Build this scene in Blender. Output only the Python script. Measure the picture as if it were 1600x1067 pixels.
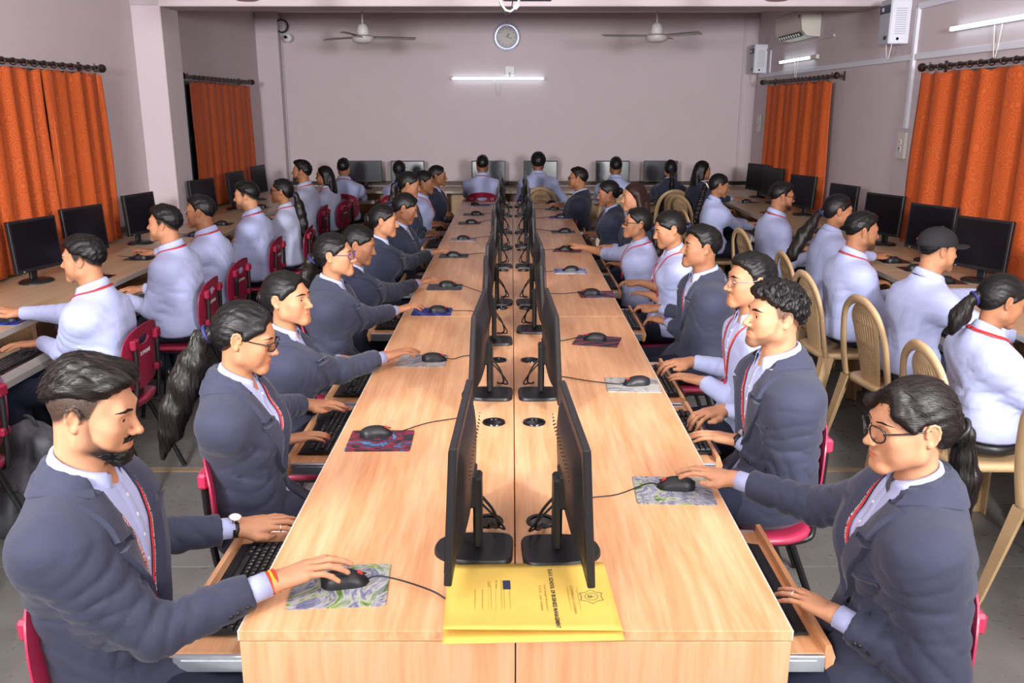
import bpy, bmesh, math, random
import numpy as np
from math import sin, cos, pi, radians as R_
from mathutils import Vector, Matrix
from mathutils.bvhtree import BVHTree
from concurrent.futures import ThreadPoolExecutor

for _o in list(bpy.data.objects): bpy.data.objects.remove(_o)
random.seed(4)
SC = bpy.context.scene
COL = SC.collection
F32 = np.float32

# ------------------------------------------------------------------ camera, world, lights
cam = bpy.data.cameras.new('camera'); camo = bpy.data.objects.new('camera', cam); COL.objects.link(camo)
cam.sensor_width = 36.0; cam.lens = 36.0*1380/1600
camo.location = (0, 0, 1.845); camo.rotation_euler = (R_(90-14.93), 0, 0)
cam.clip_start = .02
SC.camera = camo
SC.view_settings.view_transform = 'Standard'; SC.view_settings.look = 'None'
SC.view_settings.gamma = 1.0; SC.view_settings.use_curve_mapping = False
SC.view_settings.exposure = 0.45
w = bpy.data.worlds.new('room_dark'); SC.world = w; w.use_nodes = True
w.node_tree.nodes['Background'].inputs[0].default_value = (.75, .78, .9, 1)
w.node_tree.nodes['Background'].inputs[1].default_value = .3
def area(name, loc, target, size, power, col=(1, 1, 1), sizey=None):
    l = bpy.data.lights.new(name, 'AREA'); o = bpy.data.objects.new(name, l); COL.objects.link(o)
    l.energy = power; l.size = size; l.color = col
    if sizey: l.shape = 'RECTANGLE'; l.size_y = sizey
    o.location = loc
    o.rotation_euler = (Vector(target)-Vector(loc)).to_track_quat('-Z', 'Y').to_euler()
    return o
# the photographer's two flash umbrellas, left and right behind the camera, one bounced off the ceiling
area('flash_left', (-1.75, -2.6, 2.45), (0.0, 7.5, 1.3), .9, 118)
area('flash_right', (2.5, -2.6, 2.45), (0.0, 7.5, 1.3), .9, 110)
for sx in (-1, 1):
    area('flash_bounce', (1.8*sx, .2, 2.3), (1.2*sx, 4.6, 3.05), .5, 116).data.spread = R_(120)

# ------------------------------------------------------------------ materials
def nt(name):
    m = bpy.data.materials.new(name); m.use_nodes = True
    return m, m.node_tree.nodes, m.node_tree.links, m.node_tree.nodes['Principled BSDF']
def setp(b, col=None, rough=None, spec=None, metal=None, **k):
    if col is not None: b.inputs['Base Color'].default_value = (*col, 1)
    if rough is not None: b.inputs['Roughness'].default_value = rough
    if spec is not None: b.inputs['Specular IOR Level'].default_value = spec
    if metal is not None: b.inputs['Metallic'].default_value = metal
    for n, v in k.items(): b.inputs[n].default_value = v
def mapping(N, L, scale=(1, 1, 1), rot=(0, 0, 0), out='Object', loc=(0, 0, 0)):
    tc = N.new('ShaderNodeTexCoord'); mp = N.new('ShaderNodeMapping')
    mp.inputs['Scale'].default_value = scale; mp.inputs['Rotation'].default_value = rot; mp.inputs['Location'].default_value = loc
    L.new(tc.outputs[out], mp.inputs['Vector']); return mp.outputs[0]
def noise(N, L, vec, scale=5, detail=4, rough=.5, dist=0):
    n = N.new('ShaderNodeTexNoise'); n.inputs['Scale'].default_value = scale; n.inputs['Detail'].default_value = detail
    n.inputs['Roughness'].default_value = rough; n.inputs['Distortion'].default_value = dist
    L.new(vec, n.inputs['Vector']); return n.outputs['Fac']
def ramp(N, L, fac, stops):
    r = N.new('ShaderNodeValToRGB'); e = r.color_ramp.elements
    while len(e) < len(stops): e.new(.5)
    for i, (p, c) in enumerate(stops): e[i].position = p; e[i].color = (*c, 1) if len(c) == 3 else c
    L.new(fac, r.inputs['Fac']); return r.outputs['Color']
def bump(N, L, b, h, strength=.2, dist=.01):
    n = N.new('ShaderNodeBump'); n.inputs['Strength'].default_value = strength; n.inputs['Distance'].default_value = dist
    L.new(h, n.inputs['Height']); L.new(n.outputs[0], b.inputs['Normal'])
def simple(name, col, rough=.5, spec=.5, metal=0, nscale=None, nstr=.1, var=0, scale=(1, 1, 1), ndist=.004, **k):
    m, N, L, b = nt(name); setp(b, col, rough, spec, metal, **k)
    if nscale:
        v = mapping(N, L, scale); f = noise(N, L, v, nscale, 5)
        bump(N, L, b, f, nstr, ndist)
        if var:
            c0 = tuple(max(0, x*(1-var)) for x in col); c1 = tuple(min(1, x*(1+var)) for x in col)
            f2 = noise(N, L, v, nscale*.22, 3)
            L.new(ramp(N, L, f2, [(.3, c0), (.7, c1)]), b.inputs['Base Color'])
    return m
def wood(name, scale, c0, c1, c2, rough=.32):
    m, N, L, b = nt(name); setp(b, c1, rough, .45)
    v = mapping(N, L, scale)
    f = noise(N, L, v, 1.0, 6, .62, .35)
    f2 = noise(N, L, mapping(N, L, tuple(s*4.5 for s in scale), loc=(3, 1, 2)), 1.0, 3, .6)
    mx = N.new('ShaderNodeMath'); mx.operation = 'MULTIPLY_ADD'; mx.inputs[1].default_value = .35
    L.new(f2, mx.inputs[0]); L.new(f, mx.inputs[2])
    L.new(ramp(N, L, mx.outputs[0], [(.42, c0), (.62, c1), (.86, c2)]), b.inputs['Base Color'])
    bump(N, L, b, f, .03, .002)
    return m
WC = ((.58, .25, .105), (.68, .335, .16), (.79, .455, .25))
M = {}
M['wood_top'] = wood('beech_laminate_top', (26, 1.6, 10), *WC)
M['wood_front'] = wood('beech_laminate_front', (24, 10, 1.6), (.62, .275, .125), (.70, .355, .18), (.78, .44, .25))
M['wood_side'] = wood('beech_laminate_side', (16, 1.6, 16), (.60, .32, .15), (.70, .42, .22), (.78, .5, .29))
M['wood_wall'] = wood('maple_laminate_wall_desk', (22, 1.8, 10), (.40, .27, .155), (.49, .345, .21), (.57, .42, .27))
M['wood_wallx'] = wood('maple_laminate_back_desk', (1.8, 22, 10), (.40, .27, .155), (.49, .345, .21), (.57, .42, .27))
M['edge'] = simple('pale_edge_band', (.72, .62, .52), .45)
M['edge_grey'] = simple('grey_edge_band', (.42, .38, .34), .5)
M['steel'] = simple('galvanised_rail', (.62, .66, .72), .35, .5, .85, 40, .1)
M['black'] = simple('black_plastic', (.012, .012, .014), .42, .4, 0, 300, .06, ndist=.001)
M['black_gloss'] = simple('black_gloss', (.006, .006, .008), .12, .5)
M['screen'] = simple('monitor_glass', (.004, .004, .006), .22, .5)
M['screen_dark_blue'] = simple('screen_dim', (.01, .014, .026), .2, .5)
M['key'] = simple('keycap', (.018, .018, .02), .5, .4)
M['white_print'] = simple('white_print', (.75, .75, .75), .6)
M['cable'] = simple('cable_rubber', (.008, .008, .008), .5)
M['red_print'] = simple('red_scroll', (.7, .03, .02), .4)
M['wall'] = simple('lilac_plaster', (.56, .475, .505), .75, .25, 0, 22, .05, .015, ndist=.004)
M['ceil'] = simple('white_ceiling', (.78, .74, .76), .85, .2, 0, 20, .05)
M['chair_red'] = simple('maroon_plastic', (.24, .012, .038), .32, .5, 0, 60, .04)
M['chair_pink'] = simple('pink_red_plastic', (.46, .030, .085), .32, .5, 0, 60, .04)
M['tube_black'] = simple('black_tube', (.008, .008, .009), .38, .5)
M['beige'] = simple('beige_plastic', (.52, .35, .185), .36, .5, 0, 50, .05, .05)
M['brass'] = simple('dark_bronze', (.035, .02, .014), .4, .5, .5)
M['white_plastic'] = simple('white_plastic', (.68, .66, .66), .42)
M['offwhite'] = simple('cream_plastic', (.60, .56, .50), .45)
M['grey_metal'] = simple('grey_enamel', (.36, .37, .42), .45)
M['lightgrey'] = simple('light_enamel', (.66, .66, .74), .45)
M['navy_panel'] = simple('navy_panel', (.02, .025, .07), .4)
M['chrome'] = simple('chrome', (.75, .75, .78), .15, .5, 1)
M['dark_glass'] = simple('window_dark_glass', (.012, .022, .022), .1, .5)
M['win_frame'] = simple('window_frame_green', (.03, .07, .068), .5)
M['clock_face'] = simple('clock_face', (.46, .43, .40), .5)
M['clock_ring'] = simple('clock_ring', (.62, .64, .82), .2, .5, .35)
M['pink_bowl'] = simple('fan_bowl', (.42, .27, .33), .45)
M['fan'] = simple('fan_enamel', (.52, .49, .47), .4)
M['blade_edge'] = simple('fan_brown', (.30, .16, .12), .5)
M['yellow'] = simple('yellow_card', (.72, .475, .10), .62, .25, 0, 60, .05, .04)
M['ink'] = simple('black_ink', (.02, .02, .03), .7)
M['ink_soft'] = simple('faded_ink', (.36, .22, .04), .7)
M['bag'] = simple('grey_nylon', (.060, .060, .068), .6, .4, 0, 90, .35, .2, ndist=.004)
M['bag_strap'] = simple('dark_webbing', (.02, .02, .024), .7)
M['lan'] = simple('red_lanyard', (.50, .018, .022), .5, .4)
M['glass_frame'] = simple('glasses_black', (.012, .009, .009), .25)
M['glass_wire'] = simple('glasses_wire', (.35, .33, .38), .25, .5, .8)
M['glass_purple'] = simple('glasses_purple', (.10, .06, .22), .25)
m, N, L, b = nt('spectacle_lens'); setp(b, (1, 1, 1), .02); b.inputs['Transmission Weight'].default_value = 1; b.inputs['IOR'].default_value = 1.02
M['lens'] = m
M['eye_white'] = simple('eye_white', (.48, .44, .41), .25)
M['iris'] = simple('iris_brown', (.018, .009, .006), .12)
M['thread_y'] = simple('yellow_thread', (.75, .33, .02), .7, .2, 0, 500, .5)
M['thread_r'] = simple('red_thread', (.5, .04, .02), .7, .2, 0, 500, .5)
M['band_blue'] = simple('blue_band', (.02, .05, .4), .5)
M['gold'] = simple('gold', (.8, .55, .2), .2, .5, 1)
M['trouser'] = simple('navy_trouser', (.014, .017, .034), .8, .2, 0, 60, .25, .1)
M['shoe'] = simple('black_shoe', (.01, .01, .01), .35)
M['cap'] = simple('black_cap', (.016, .015, .017), .75, .2, 0, 300, .2, ndist=.001)
M['scrunchie'] = simple('blue_tie', (.01, .012, .09), .7)
m, N, L, b = nt('tube_glow'); setp(b, (.9, 1, 1), .3); b.inputs['Emission Color'].default_value = (.78, .97, 1, 1); b.inputs['Emission Strength'].default_value = 2.6
M['tube'] = m
def cloth(name, col, rough=.8, fine=900, var=.06, fold=.35):
    m, N, L, b = nt(name); setp(b, col, rough, .25)
    b.inputs['Sheen Weight'].default_value = .12
    v = mapping(N, L); a = noise(N, L, v, 16, 3, .5, .6); f = noise(N, L, v, fine, 2)
    ad = N.new('ShaderNodeMath'); ad.operation = 'MULTIPLY_ADD'; ad.inputs[1].default_value = .05
    L.new(f, ad.inputs[0]); L.new(a, ad.inputs[2])
    bump(N, L, b, ad.outputs[0], fold*.4, .03)
    c0 = tuple(x*(1-var) for x in col); c1 = tuple(min(1, x*(1+var)) for x in col)
    L.new(ramp(N, L, f, [(.35, c0), (.65, c1)]), b.inputs['Base Color'])
    return m
M['jacket'] = cloth('slate_suiting', (.033, .0365, .066), .75, 700, .18, .30)
M['jacket_dark'] = cloth('dark_navy_suiting', (.022, .026, .050), .8, 700, .15, .25)
M['shirt'] = cloth('pale_blue_shirting', (.37, .405, .63), .75, 600, .03, .34)
M['shirt_stripe'] = cloth('lilac_grey_shirting', (.37, .385, .53), .75, 600, .03, .34)
def skinmat(name, col):
    m, N, L, b = nt(name); setp(b, col, .52, .3)
    at = N.new('ShaderNodeAttribute'); at.attribute_name = 'mask'
    sp = N.new('ShaderNodeSeparateColor'); L.new(at.outputs['Color'], sp.inputs[0])
    v = mapping(N, L); f = noise(N, L, v, 30, 4)
    base = ramp(N, L, f, [(.3, tuple(x*.92 for x in col)), (.7, tuple(min(1, x*1.07) for x in col))])
    def mix(a, fac, c):
        x = N.new('ShaderNodeMix'); x.data_type = 'RGBA'
        L.new(fac, x.inputs[0]); L.new(a, x.inputs[6]); x.inputs[7].default_value = (*c, 1); return x.outputs[2]
    c = mix(base, sp.outputs[0], (min(1, col[0]*.92), col[1]*.42, col[2]*.52))
    ng = noise(N, L, v, 420, 2)
    mu = N.new('ShaderNodeMath'); mu.operation = 'MULTIPLY_ADD'; mu.use_clamp = True
    L.new(sp.outputs[1], mu.inputs[0]); mu.inputs[1].default_value = 1.0
    s2 = N.new('ShaderNodeMath'); s2.operation = 'MULTIPLY_ADD'; s2.inputs[1].default_value = .5; s2.inputs[2].default_value = -.25
    L.new(ng, s2.inputs[0])
    s3 = N.new('ShaderNodeMath'); s3.operation = 'MULTIPLY'; L.new(s2.outputs[0], s3.inputs[0]); L.new(sp.outputs[1], s3.inputs[1])
    L.new(s3.outputs[0], mu.inputs[2])
    c = mix(c, mu.outputs[0], (.018, .013, .011))
    c = mix(c, sp.outputs[2], (.62, .06, .05))
    L.new(c, b.inputs['Base Color'])
    b.inputs['Subsurface Weight'].default_value = 0.0
    bump(N, L, b, noise(N, L, v, 350, 3), .08, .001)
    return m
SK = [skinmat('skin_fair', (.47, .222, .122)), skinmat('skin_wheat', (.42, .188, .098)), skinmat('skin_brown', (.31, .132, .066)), skinmat('skin_deep', (.20, .083, .044))]
def hairmat(name, col, sc=(160, 30, 160)):
    m, N, L, b = nt(name); setp(b, col, .42, .28)
    v = mapping(N, L, sc); f = noise(N, L, v, 1.0, 4, .6, 1.2)
    bump(N, L, b, f, .35, .004)
    L.new(ramp(N, L, f, [(.3, tuple(x*.5 for x in col)), (.75, tuple(x*1.7 for x in col))]), b.inputs['Base Color'])
    return m
M['hair'] = hairmat('hair_black', (.0055, .0045, .0045))
M['hair_brown'] = hairmat('hair_brown', (.0085, .0055, .005))
M['hair_red'] = hairmat('hair_reddish', (.020, .008, .006))
M['hair_tail'] = hairmat('hair_tail', (.008, .0055, .005), (150, 150, 22))
M['hair_curl'] = hairmat('hair_curly', (.005, .0042, .0042), (130, 130, 130))

# curtain: orange damask with scroll rings
def curtainmat():
    m, N, L, b = nt('orange_damask'); setp(b, (.5, .1, .02), .62, .3)
    v = mapping(N, L, (1, 1, 1))
    vo = N.new('ShaderNodeTexVoronoi'); vo.inputs['Scale'].default_value = 11; vo.inputs['Randomness'].default_value = .75
    L.new(v, vo.inputs['Vector'])
    mu = N.new('ShaderNodeMath'); mu.operation = 'MULTIPLY'; mu.inputs[1].default_value = 34
    L.new(vo.outputs['Distance'], mu.inputs[0])
    si = N.new('ShaderNodeMath'); si.operation = 'SINE'; L.new(mu.outputs[0], si.inputs[0])
    L.new(ramp(N, L, si.outputs[0], [(.35, (.46, .076, .015)), (.85, (.52, .108, .025))]), b.inputs['Base Color'])
    bump(N, L, b, si.outputs[0], .12, .004)
    return m
M['curtain'] = curtainmat()
def floormat():
    m, N, L, b = nt('kota_stone'); setp(b, (.1, .1, .1), .3, .45)
    v = mapping(N, L); f = noise(N, L, v, 2.2, 8, .62, .5)
    L.new(ramp(N, L, f, [(.3, (.110, .105, .095)), (.52, (.152, .146, .134)), (.75, (.198, .190, .175))]), b.inputs['Base Color'])
    f2 = noise(N, L, v, 26, 4)
    L.new(ramp(N, L, f2, [(.3, (.25,)*3), (.7, (.42,)*3)]), b.inputs['Roughness'])
    bump(N, L, b, f2, .05, .003)
    return m
M['floor'] = floormat()
M['grout'] = simple('floor_joint', (.06, .055, .05), .8)
M['strip'] = simple('tan_stone_strip', (.26, .18, .115), .5, .3, 0, 30, .1, .15)
def padmat(name, cols, seed, kind=0, aa=0):
    """a printed photo-like mouse mat: big soft patches, plus streaks or rings"""
    m, N, L, b = nt(name); setp(b, cols[0], .5, .35)
    v = mapping(N, L, (1, 1, 1), rot=(0, 0, aa), loc=(seed*1.7, seed*.9, 0))
    f = noise(N, L, v, 7, 5, .6, 2.2)
    st = [(.30+.4*i/(len(cols)-1), c) for i, c in enumerate(cols)]
    c1 = ramp(N, L, f, st)
    wv = N.new('ShaderNodeTexWave'); wv.wave_type = 'RINGS' if kind == 1 else 'BANDS'; wv.inputs['Scale'].default_value = 4 if kind == 1 else 5
    wv.inputs['Distortion'].default_value = 3.5; wv.inputs['Detail'].default_value = 2
    L.new(v, wv.inputs['Vector'])
    mk_ = ramp(N, L, wv.outputs['Fac'], [(.72, (0, 0, 0)), (.86, (1, 1, 1))])
    f3 = noise(N, L, v, 7, 2)
    g = N.new('ShaderNodeMath'); g.operation = 'MULTIPLY'; L.new(mk_, g.inputs[0]); g.inputs[1].default_value = .35
    x = N.new('ShaderNodeMix'); x.data_type = 'RGBA'; L.new(g.outputs[0], x.inputs[0]); L.new(c1, x.inputs[6]); x.inputs[7].default_value = (*cols[-1], 1)
    L.new(x.outputs[2], b.inputs['Base Color'])
    return m

# ------------------------------------------------------------------ object helpers
def tag(o, label=None, cat=None, group=None, kind=None):
    if label: o['label'] = label
    if cat: o['category'] = cat
    if group: o['group'] = group
    if kind: o['kind'] = kind
    return o
def empty(name, loc=(0, 0, 0), rz=0, label=None, cat=None, group=None):
    o = bpy.data.objects.new(name, None); COL.objects.link(o); o.location = loc; o.rotation_euler = (0, 0, rz)
    o.empty_display_size = .1
    return tag(o, label, cat, group)
def link(name, me, parent=None, loc=None, rot=None):
    o = bpy.data.objects.new(name, me); COL.objects.link(o)
    if parent: o.parent = parent
    if loc is not None: o.location = loc
    if rot is not None: o.rotation_euler = rot
    return o
def npmesh(name, V, F, mat, smooth=True, attr=None):
    me = bpy.data.meshes.new(name)
    V = np.asarray(V, F32); F = np.asarray(F, np.int32)
    n = len(F); k = F.shape[1]
    me.vertices.add(len(V)); me.vertices.foreach_set('co', V.ravel())
    me.loops.add(n*k); me.loops.foreach_set('vertex_index', F.ravel())
    me.polygons.add(n); me.polygons.foreach_set('loop_start', np.arange(0, n*k, k, dtype=np.int32))
    me.polygons.foreach_set('use_smooth', np.full(n, smooth, bool))
    me.materials.append(mat)
    me.update(calc_edges=True)
    if attr is not None:
        a = me.color_attributes.new('mask', 'FLOAT_COLOR', 'POINT')
        c = np.ones((len(V), 4), F32); c[:, :3] = attr
        a.data.foreach_set('color', c.ravel())
    return me
class MB:
    def __init__(s): s.v = []; s.f = []; s.m = []; s.cur = 0
    def mat(s, i): s.cur = i; return s
    def add(s, vs, fs):
        b = len(s.v); s.v += [tuple(v) for v in vs]
        for f in fs: s.f.append([i+b for i in f]); s.m.append(s.cur)
        return s
    def box(s, c, size, rot=None, ch=0.0):
        hx, hy, hz = [x/2 for x in size]
        if ch:
            ch = min(ch, hx*.9, hy*.9, hz*.9)
            vs = []; pts = {}
            for ix in (-1, 1):
                for iy in (-1, 1):
                    for iz in (-1, 1):
                        for a in range(3):
                            p = [ix*hx, iy*hy, iz*hz]
                            for q in range(3):
                                if q != a: p[q] -= (ix, iy, iz)[q]*ch
                            pts[ix, iy, iz, a] = len(vs); vs.append(p)
            fs = []
            for a in range(3):
                b1, c1 = (a+1) % 3, (a+2) % 3
                for sg in (-1, 1):
                    q = []
                    for (u, w_) in ((-1, -1), (1, -1), (1, 1), (-1, 1)):
                        k = [0]*3; k[a] = sg; k[b1] = u; k[c1] = w_; q.append(pts[k[0], k[1], k[2], a])
                    fs.append(q if sg > 0 else q[::-1])
            for a in range(3):
                b1, c1 = (a+1) % 3, (a+2) % 3
                for u in (-1, 1):
                    for w_ in (-1, 1):
                        k0 = [0]*3; k0[a] = -1; k0[b1] = u; k0[c1] = w_; k1 = list(k0); k1[a] = 1
                        q = [pts[(*k0, b1)], pts[(*k1, b1)], pts[(*k1, c1)], pts[(*k0, c1)]]
                        fs.append(q if u*w_ > 0 else q[::-1])
            for ix in (-1, 1):
                for iy in (-1, 1):
                    for iz in (-1, 1):
                        q = [pts[ix, iy, iz, 0], pts[ix, iy, iz, 1], pts[ix, iy, iz, 2]]
                        fs.append(q if ix*iy*iz > 0 else q[::-1])
        else:
            vs = [(x*hx, y*hy, z*hz) for x in (-1, 1) for y in (-1, 1) for z in (-1, 1)]
            fs = [(0, 1, 3, 2), (4, 6, 7, 5), (0, 4, 5, 1), (2, 3, 7, 6), (0, 2, 6, 4), (1, 5, 7, 3)]
        mt = Matrix.Translation(c) @ (rot.to_4x4() if rot else Matrix())
        return s.add([mt @ Vector(v) for v in vs], fs)
    def tube(s, path, r, n=8, closed=False, flat=None, caps=True):
        P = [Vector(p) for p in path]; m = len(P)
        rr = r if isinstance(r, (list, tuple)) else [r]*m
        T = []
        for i in range(m):
            a = P[i-1] if (i > 0 or closed) else P[i]; b_ = P[(i+1) % m] if (i < m-1 or closed) else P[i]
            t = (b_-a); T.append(t.normalized() if t.length > 1e-9 else Vector((0, 0, 1)))
        up = Vector((0, 0, 1)) if abs(T[0].z) < .9 else Vector((0, 1, 0))
        nrm = (up - T[0]*up.dot(T[0])).normalized(); vs = []
        for i in range(m):
            nrm = (nrm - T[i]*nrm.dot(T[i])).normalized(); bi = T[i].cross(nrm)
            for k in range(n):
                a = 2*pi*k/n; fa = flat if flat else 1
                vs.append(P[i] + nrm*(cos(a)*rr[i]*fa) + bi*(sin(a)*rr[i]))
        fs = []
        for i in range(m if closed else m-1):
            for k in range(n):
                j = (i+1) % m
                fs.append((i*n+k, i*n+(k+1) % n, j*n+(k+1) % n, j*n+k))
        if caps and not closed:
            fs.append(list(range(n))[::-1]); fs.append([(m-1)*n+k for k in range(n)])
        return s.add(vs, fs)
    def lathe(s, prof, c=(0, 0, 0), n=24, axis='z', capb=True):
        vs = []; fs = []
        for (r, z) in prof:
            for k in range(n):
                a = 2*pi*k/n; x, y = r*cos(a), r*sin(a)
                p = (x, y, z) if axis == 'z' else ((x, -z, y) if axis == 'y' else (z, x, y))
                vs.append((p[0]+c[0], p[1]+c[1], p[2]+c[2]))
        for i in range(len(prof)-1):
            for k in range(n): fs.append((i*n+k, i*n+(k+1) % n, (i+1)*n+(k+1) % n, (i+1)*n+k))
        if capb: fs.append(list(range(n))[::-1]); fs.append([(len(prof)-1)*n+k for k in range(n)])
        return s.add(vs, fs)
    def grid(s, rows, closed=False):
        nr, nc = len(rows), len(rows[0])
        fs = [(i*nc+j, i*nc+(j+1) % nc, (i+1)*nc+(j+1) % nc, (i+1)*nc+j) for i in range(nr-1) for j in range(nc if closed else nc-1)]
        return s.add([p for r in rows for p in r], fs)
    def prism(s, pts, vec):
        n = len(pts); a = [Vector(p) for p in pts]; b_ = [p+Vector(vec) for p in a]
        return s.add(a+b_, [list(range(n))[::-1], list(range(n, 2*n))]+[(i, (i+1) % n, n+(i+1) % n, n+i) for i in range(n)])
    def mesh(s, name, mats, smooth=False, fixn=True):
        me = bpy.data.meshes.new(name); me.from_pydata(s.v, [], s.f)
        for m_ in (mats if isinstance(mats, (list, tuple)) else [mats]): me.materials.append(m_)
        me.polygons.foreach_set('material_index', s.m)
        if fixn:
            bm = bmesh.new(); bm.from_mesh(me); bmesh.ops.recalc_face_normals(bm, faces=bm.faces); bm.to_mesh(me); bm.free()
        if smooth is True: me.polygons.foreach_set('use_smooth', [True]*len(me.polygons))
        elif smooth:
            me.polygons.foreach_set('use_smooth', [True]*len(me.polygons)); me.set_sharp_from_angle(angle=R_(smooth))
        me.update(); return me
    def build(s, name, mats, parent=None, smooth=False, loc=None, rot=None, fixn=True):
        return link(name, s.mesh(name, mats, smooth, fixn), parent, loc, rot)
def copy_tree(o, parent=None, skip=()):
    c = o.copy(); COL.objects.link(c); c.parent = parent
    for ch in o.children:
        if ch.name.split('.')[0] in skip: continue
        copy_tree(ch, c, skip)
    return c
def textmesh(txt, size=1.0, align='LEFT', spacing=1.0, bold=0.0):
    cu = bpy.data.curves.new('txt', 'FONT'); cu.body = txt; cu.size = size; cu.align_x = align; cu.align_y = 'CENTER'; cu.space_character = spacing; cu.offset = bold; cu.resolution_u = 2
    o = bpy.data.objects.new('txt', cu); COL.objects.link(o)
    bpy.context.view_layer.update()
    me = bpy.data.meshes.new_from_object(o)
    bpy.data.objects.remove(o); bpy.data.curves.remove(cu)
    V = np.array([v.co[:] for v in me.vertices], F32).reshape(-1, 3); F = [list(p.vertices) for p in me.polygons]
    bpy.data.meshes.remove(me); return V, F
ORD = ['nearest', 'second', 'third', 'fourth', 'fifth', 'sixth', 'seventh', 'eighth', 'ninth', 'tenth', 'eleventh', 'twelfth']
# ------------------------------------------------------------------ room shell
XL, XR, YB, YF, ZC = -3.42, 3.33, 12.58, -4.0, 3.05
def struct(name, mb, mat, parent=None, smooth=False, loc=None):
    o = mb.build(name, mat, parent, smooth, loc); o['kind'] = 'structure'; return o
fl = struct('floor', MB().box(((XL+XR)/2, (YB+YF)/2, -.06), (XR-XL+.4, YB-YF+.4, .10)), M['grout'])
tw, tl = (XR-XL)/6, .985
tm = MB().box((0, 0, 0), (tw-.006, tl-.006, .012), ch=.0015).mesh('floor_tile', M['floor'])
rt = random.Random(3)
yy = YF
rows = []
while yy < YB-.3:
    if abs(yy-4.285) < .03 or (yy < 4.28 < yy+tl-.2): pass
    rows.append(yy); yy += tl
ymark = 4.335
for i in range(6):
    y = ymark
    k = 0
    while y < YB:
        link('floor_tile', tm, fl, (XL+tw*(i+.5), y+tl/2, -.006+rt.uniform(-.0006, .0006))); y += tl
    y = ymark-.055
    while y > YF:
        link('floor_tile', tm, fl, (XL+tw*(i+.5), y-tl/2, -.006+rt.uniform(-.0006, .0006))); y -= tl
    MB().box((0, 0, 0), (tw-.004, .045, .012), ch=.001).build('stone_strip', M['strip'], fl, loc=(XL+tw*(i+.5), ymark-.0275, -.0058))
struct('wall_left', MB().box((XL-.06, (YB+YF)/2, ZC/2), (.12, YB-YF, ZC)), M['wall'])
struct('wall_right', MB().box((XR+.06, (YB+YF)/2, ZC/2), (.12, YB-YF, ZC)), M['wall'])
struct('wall_back', MB().box(((XL+XR)/2, YB+.06, ZC/2), (XR-XL+.24, .12, ZC)), M['wall'])
struct('wall_front', MB().box(((XL+XR)/2, YF-.06, ZC/2), (XR-XL+.24, .12, ZC)), M['wall'])
struct('ceiling', MB().box(((XL+XR)/2, (YB+YF)/2, ZC+.06), (XR-XL+.24, YB-YF+.24, .12)), M['ceil'])
struct('trim_1', MB().box(((XL+XR)/2, 8.6, 2.88), (XR-XL, .40, .35), ch=.006), M['wall'])          # ceiling beam
struct('wall_pillar', MB().box((XL+.135, 8.62, ZC/2), (.27, .44, ZC), ch=.008), M['wall'])
struct('wall_corner', MB().box((XL+.15, 12.5, ZC/2), (.30, .16, ZC), ch=.004), M['wall'])          # shallow boxing in the far left corner
for i, (x, s) in enumerate(((XL+.012, 1), (XR-.012, -1))):
    struct('baseboard_'+('left', 'right')[i], MB().box((x, (YB+YF)/2, .05), (.024, YB-YF, .10), ch=.004), M['strip'])
# windows behind the curtains: frame, mullion, panes
def window(n, side, y0, y1):
    x = XL if side < 0 else XR; s = -side
    z0, z1 = .92, 2.08
    fr = MB()
    for y in (y0, (y0+y1)/2, y1): fr.box((x+s*.02, y, (z0+z1)/2), (.04, .05, z1-z0+.05), ch=.004)
    for z in (z0, (z0+z1)/2, z1): fr.box((x+s*.019, (y0+y1)/2, z), (.038, y1-y0, .045), ch=.004)
    f = struct('window_%d' % n, fr, M['win_frame'])
    for a, b_ in ((y0, (y0+y1)/2), ((y0+y1)/2, y1)):
        for za, zb in ((z0, (z0+z1)/2), ((z0+z1)/2, z1)):
            MB().box((x+s*.012, (a+b_)/2, (za+zb)/2), (.008, b_-a-.05, zb-za-.045)).build('pane', M['dark_glass'], f)
window(1, -1, 5.25, 7.25); window(2, -1, 9.50, 11.4); window(3, 1, 9.66, 11.3); window(4, 1, 4.9, 6.9)
# curtains on rods
def rod(side, y0, y1, z, label, rings):
    x = XL+.13 if side < 0 else XR-.13
    t = empty('curtain_rod', (x, (y0+y1)/2, z), 0, label, 'curtain rod', 'dark curtain rods')
    h = (y1-y0)/2
    MB().tube([(0, -h, 0), (0, h, 0)], .014, 10).build('pole', M['brass'], t, 40)
    for s in (-1, 1):
        MB().lathe([(.002, -.035), (.02, -.03), (.033, -.008), (.034, .008), (.022, .03), (.016, .04), (.002, .042)], (0, s*(h+.03), 0), 14, 'y').build('finial', M['brass'], t, True)
        mb = MB().box((-side*0+side*.065, s*(h-.10), 0), (.13, .012, .02)).tube([(0, s*(h-.10), -.02), (0, s*(h-.10), .035)], .007, 6)
        mb.box((side*.125, s*(h-.10), 0), (.01, .03, .09))
        mb.build('bracket', M['brass'], t)
    rm = MB(); pts = [(cos(a)*.022, 0, sin(a)*.022-.006) for a in np.linspace(0, 2*pi, 13)[:-1]]
    rmesh = rm.tube(pts, .005, 6, closed=True).mesh('ring', M['brass'], True)
    for y in rings: link('ring', rmesh, t, (0, y-(y0+y1)/2, 0))
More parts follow.
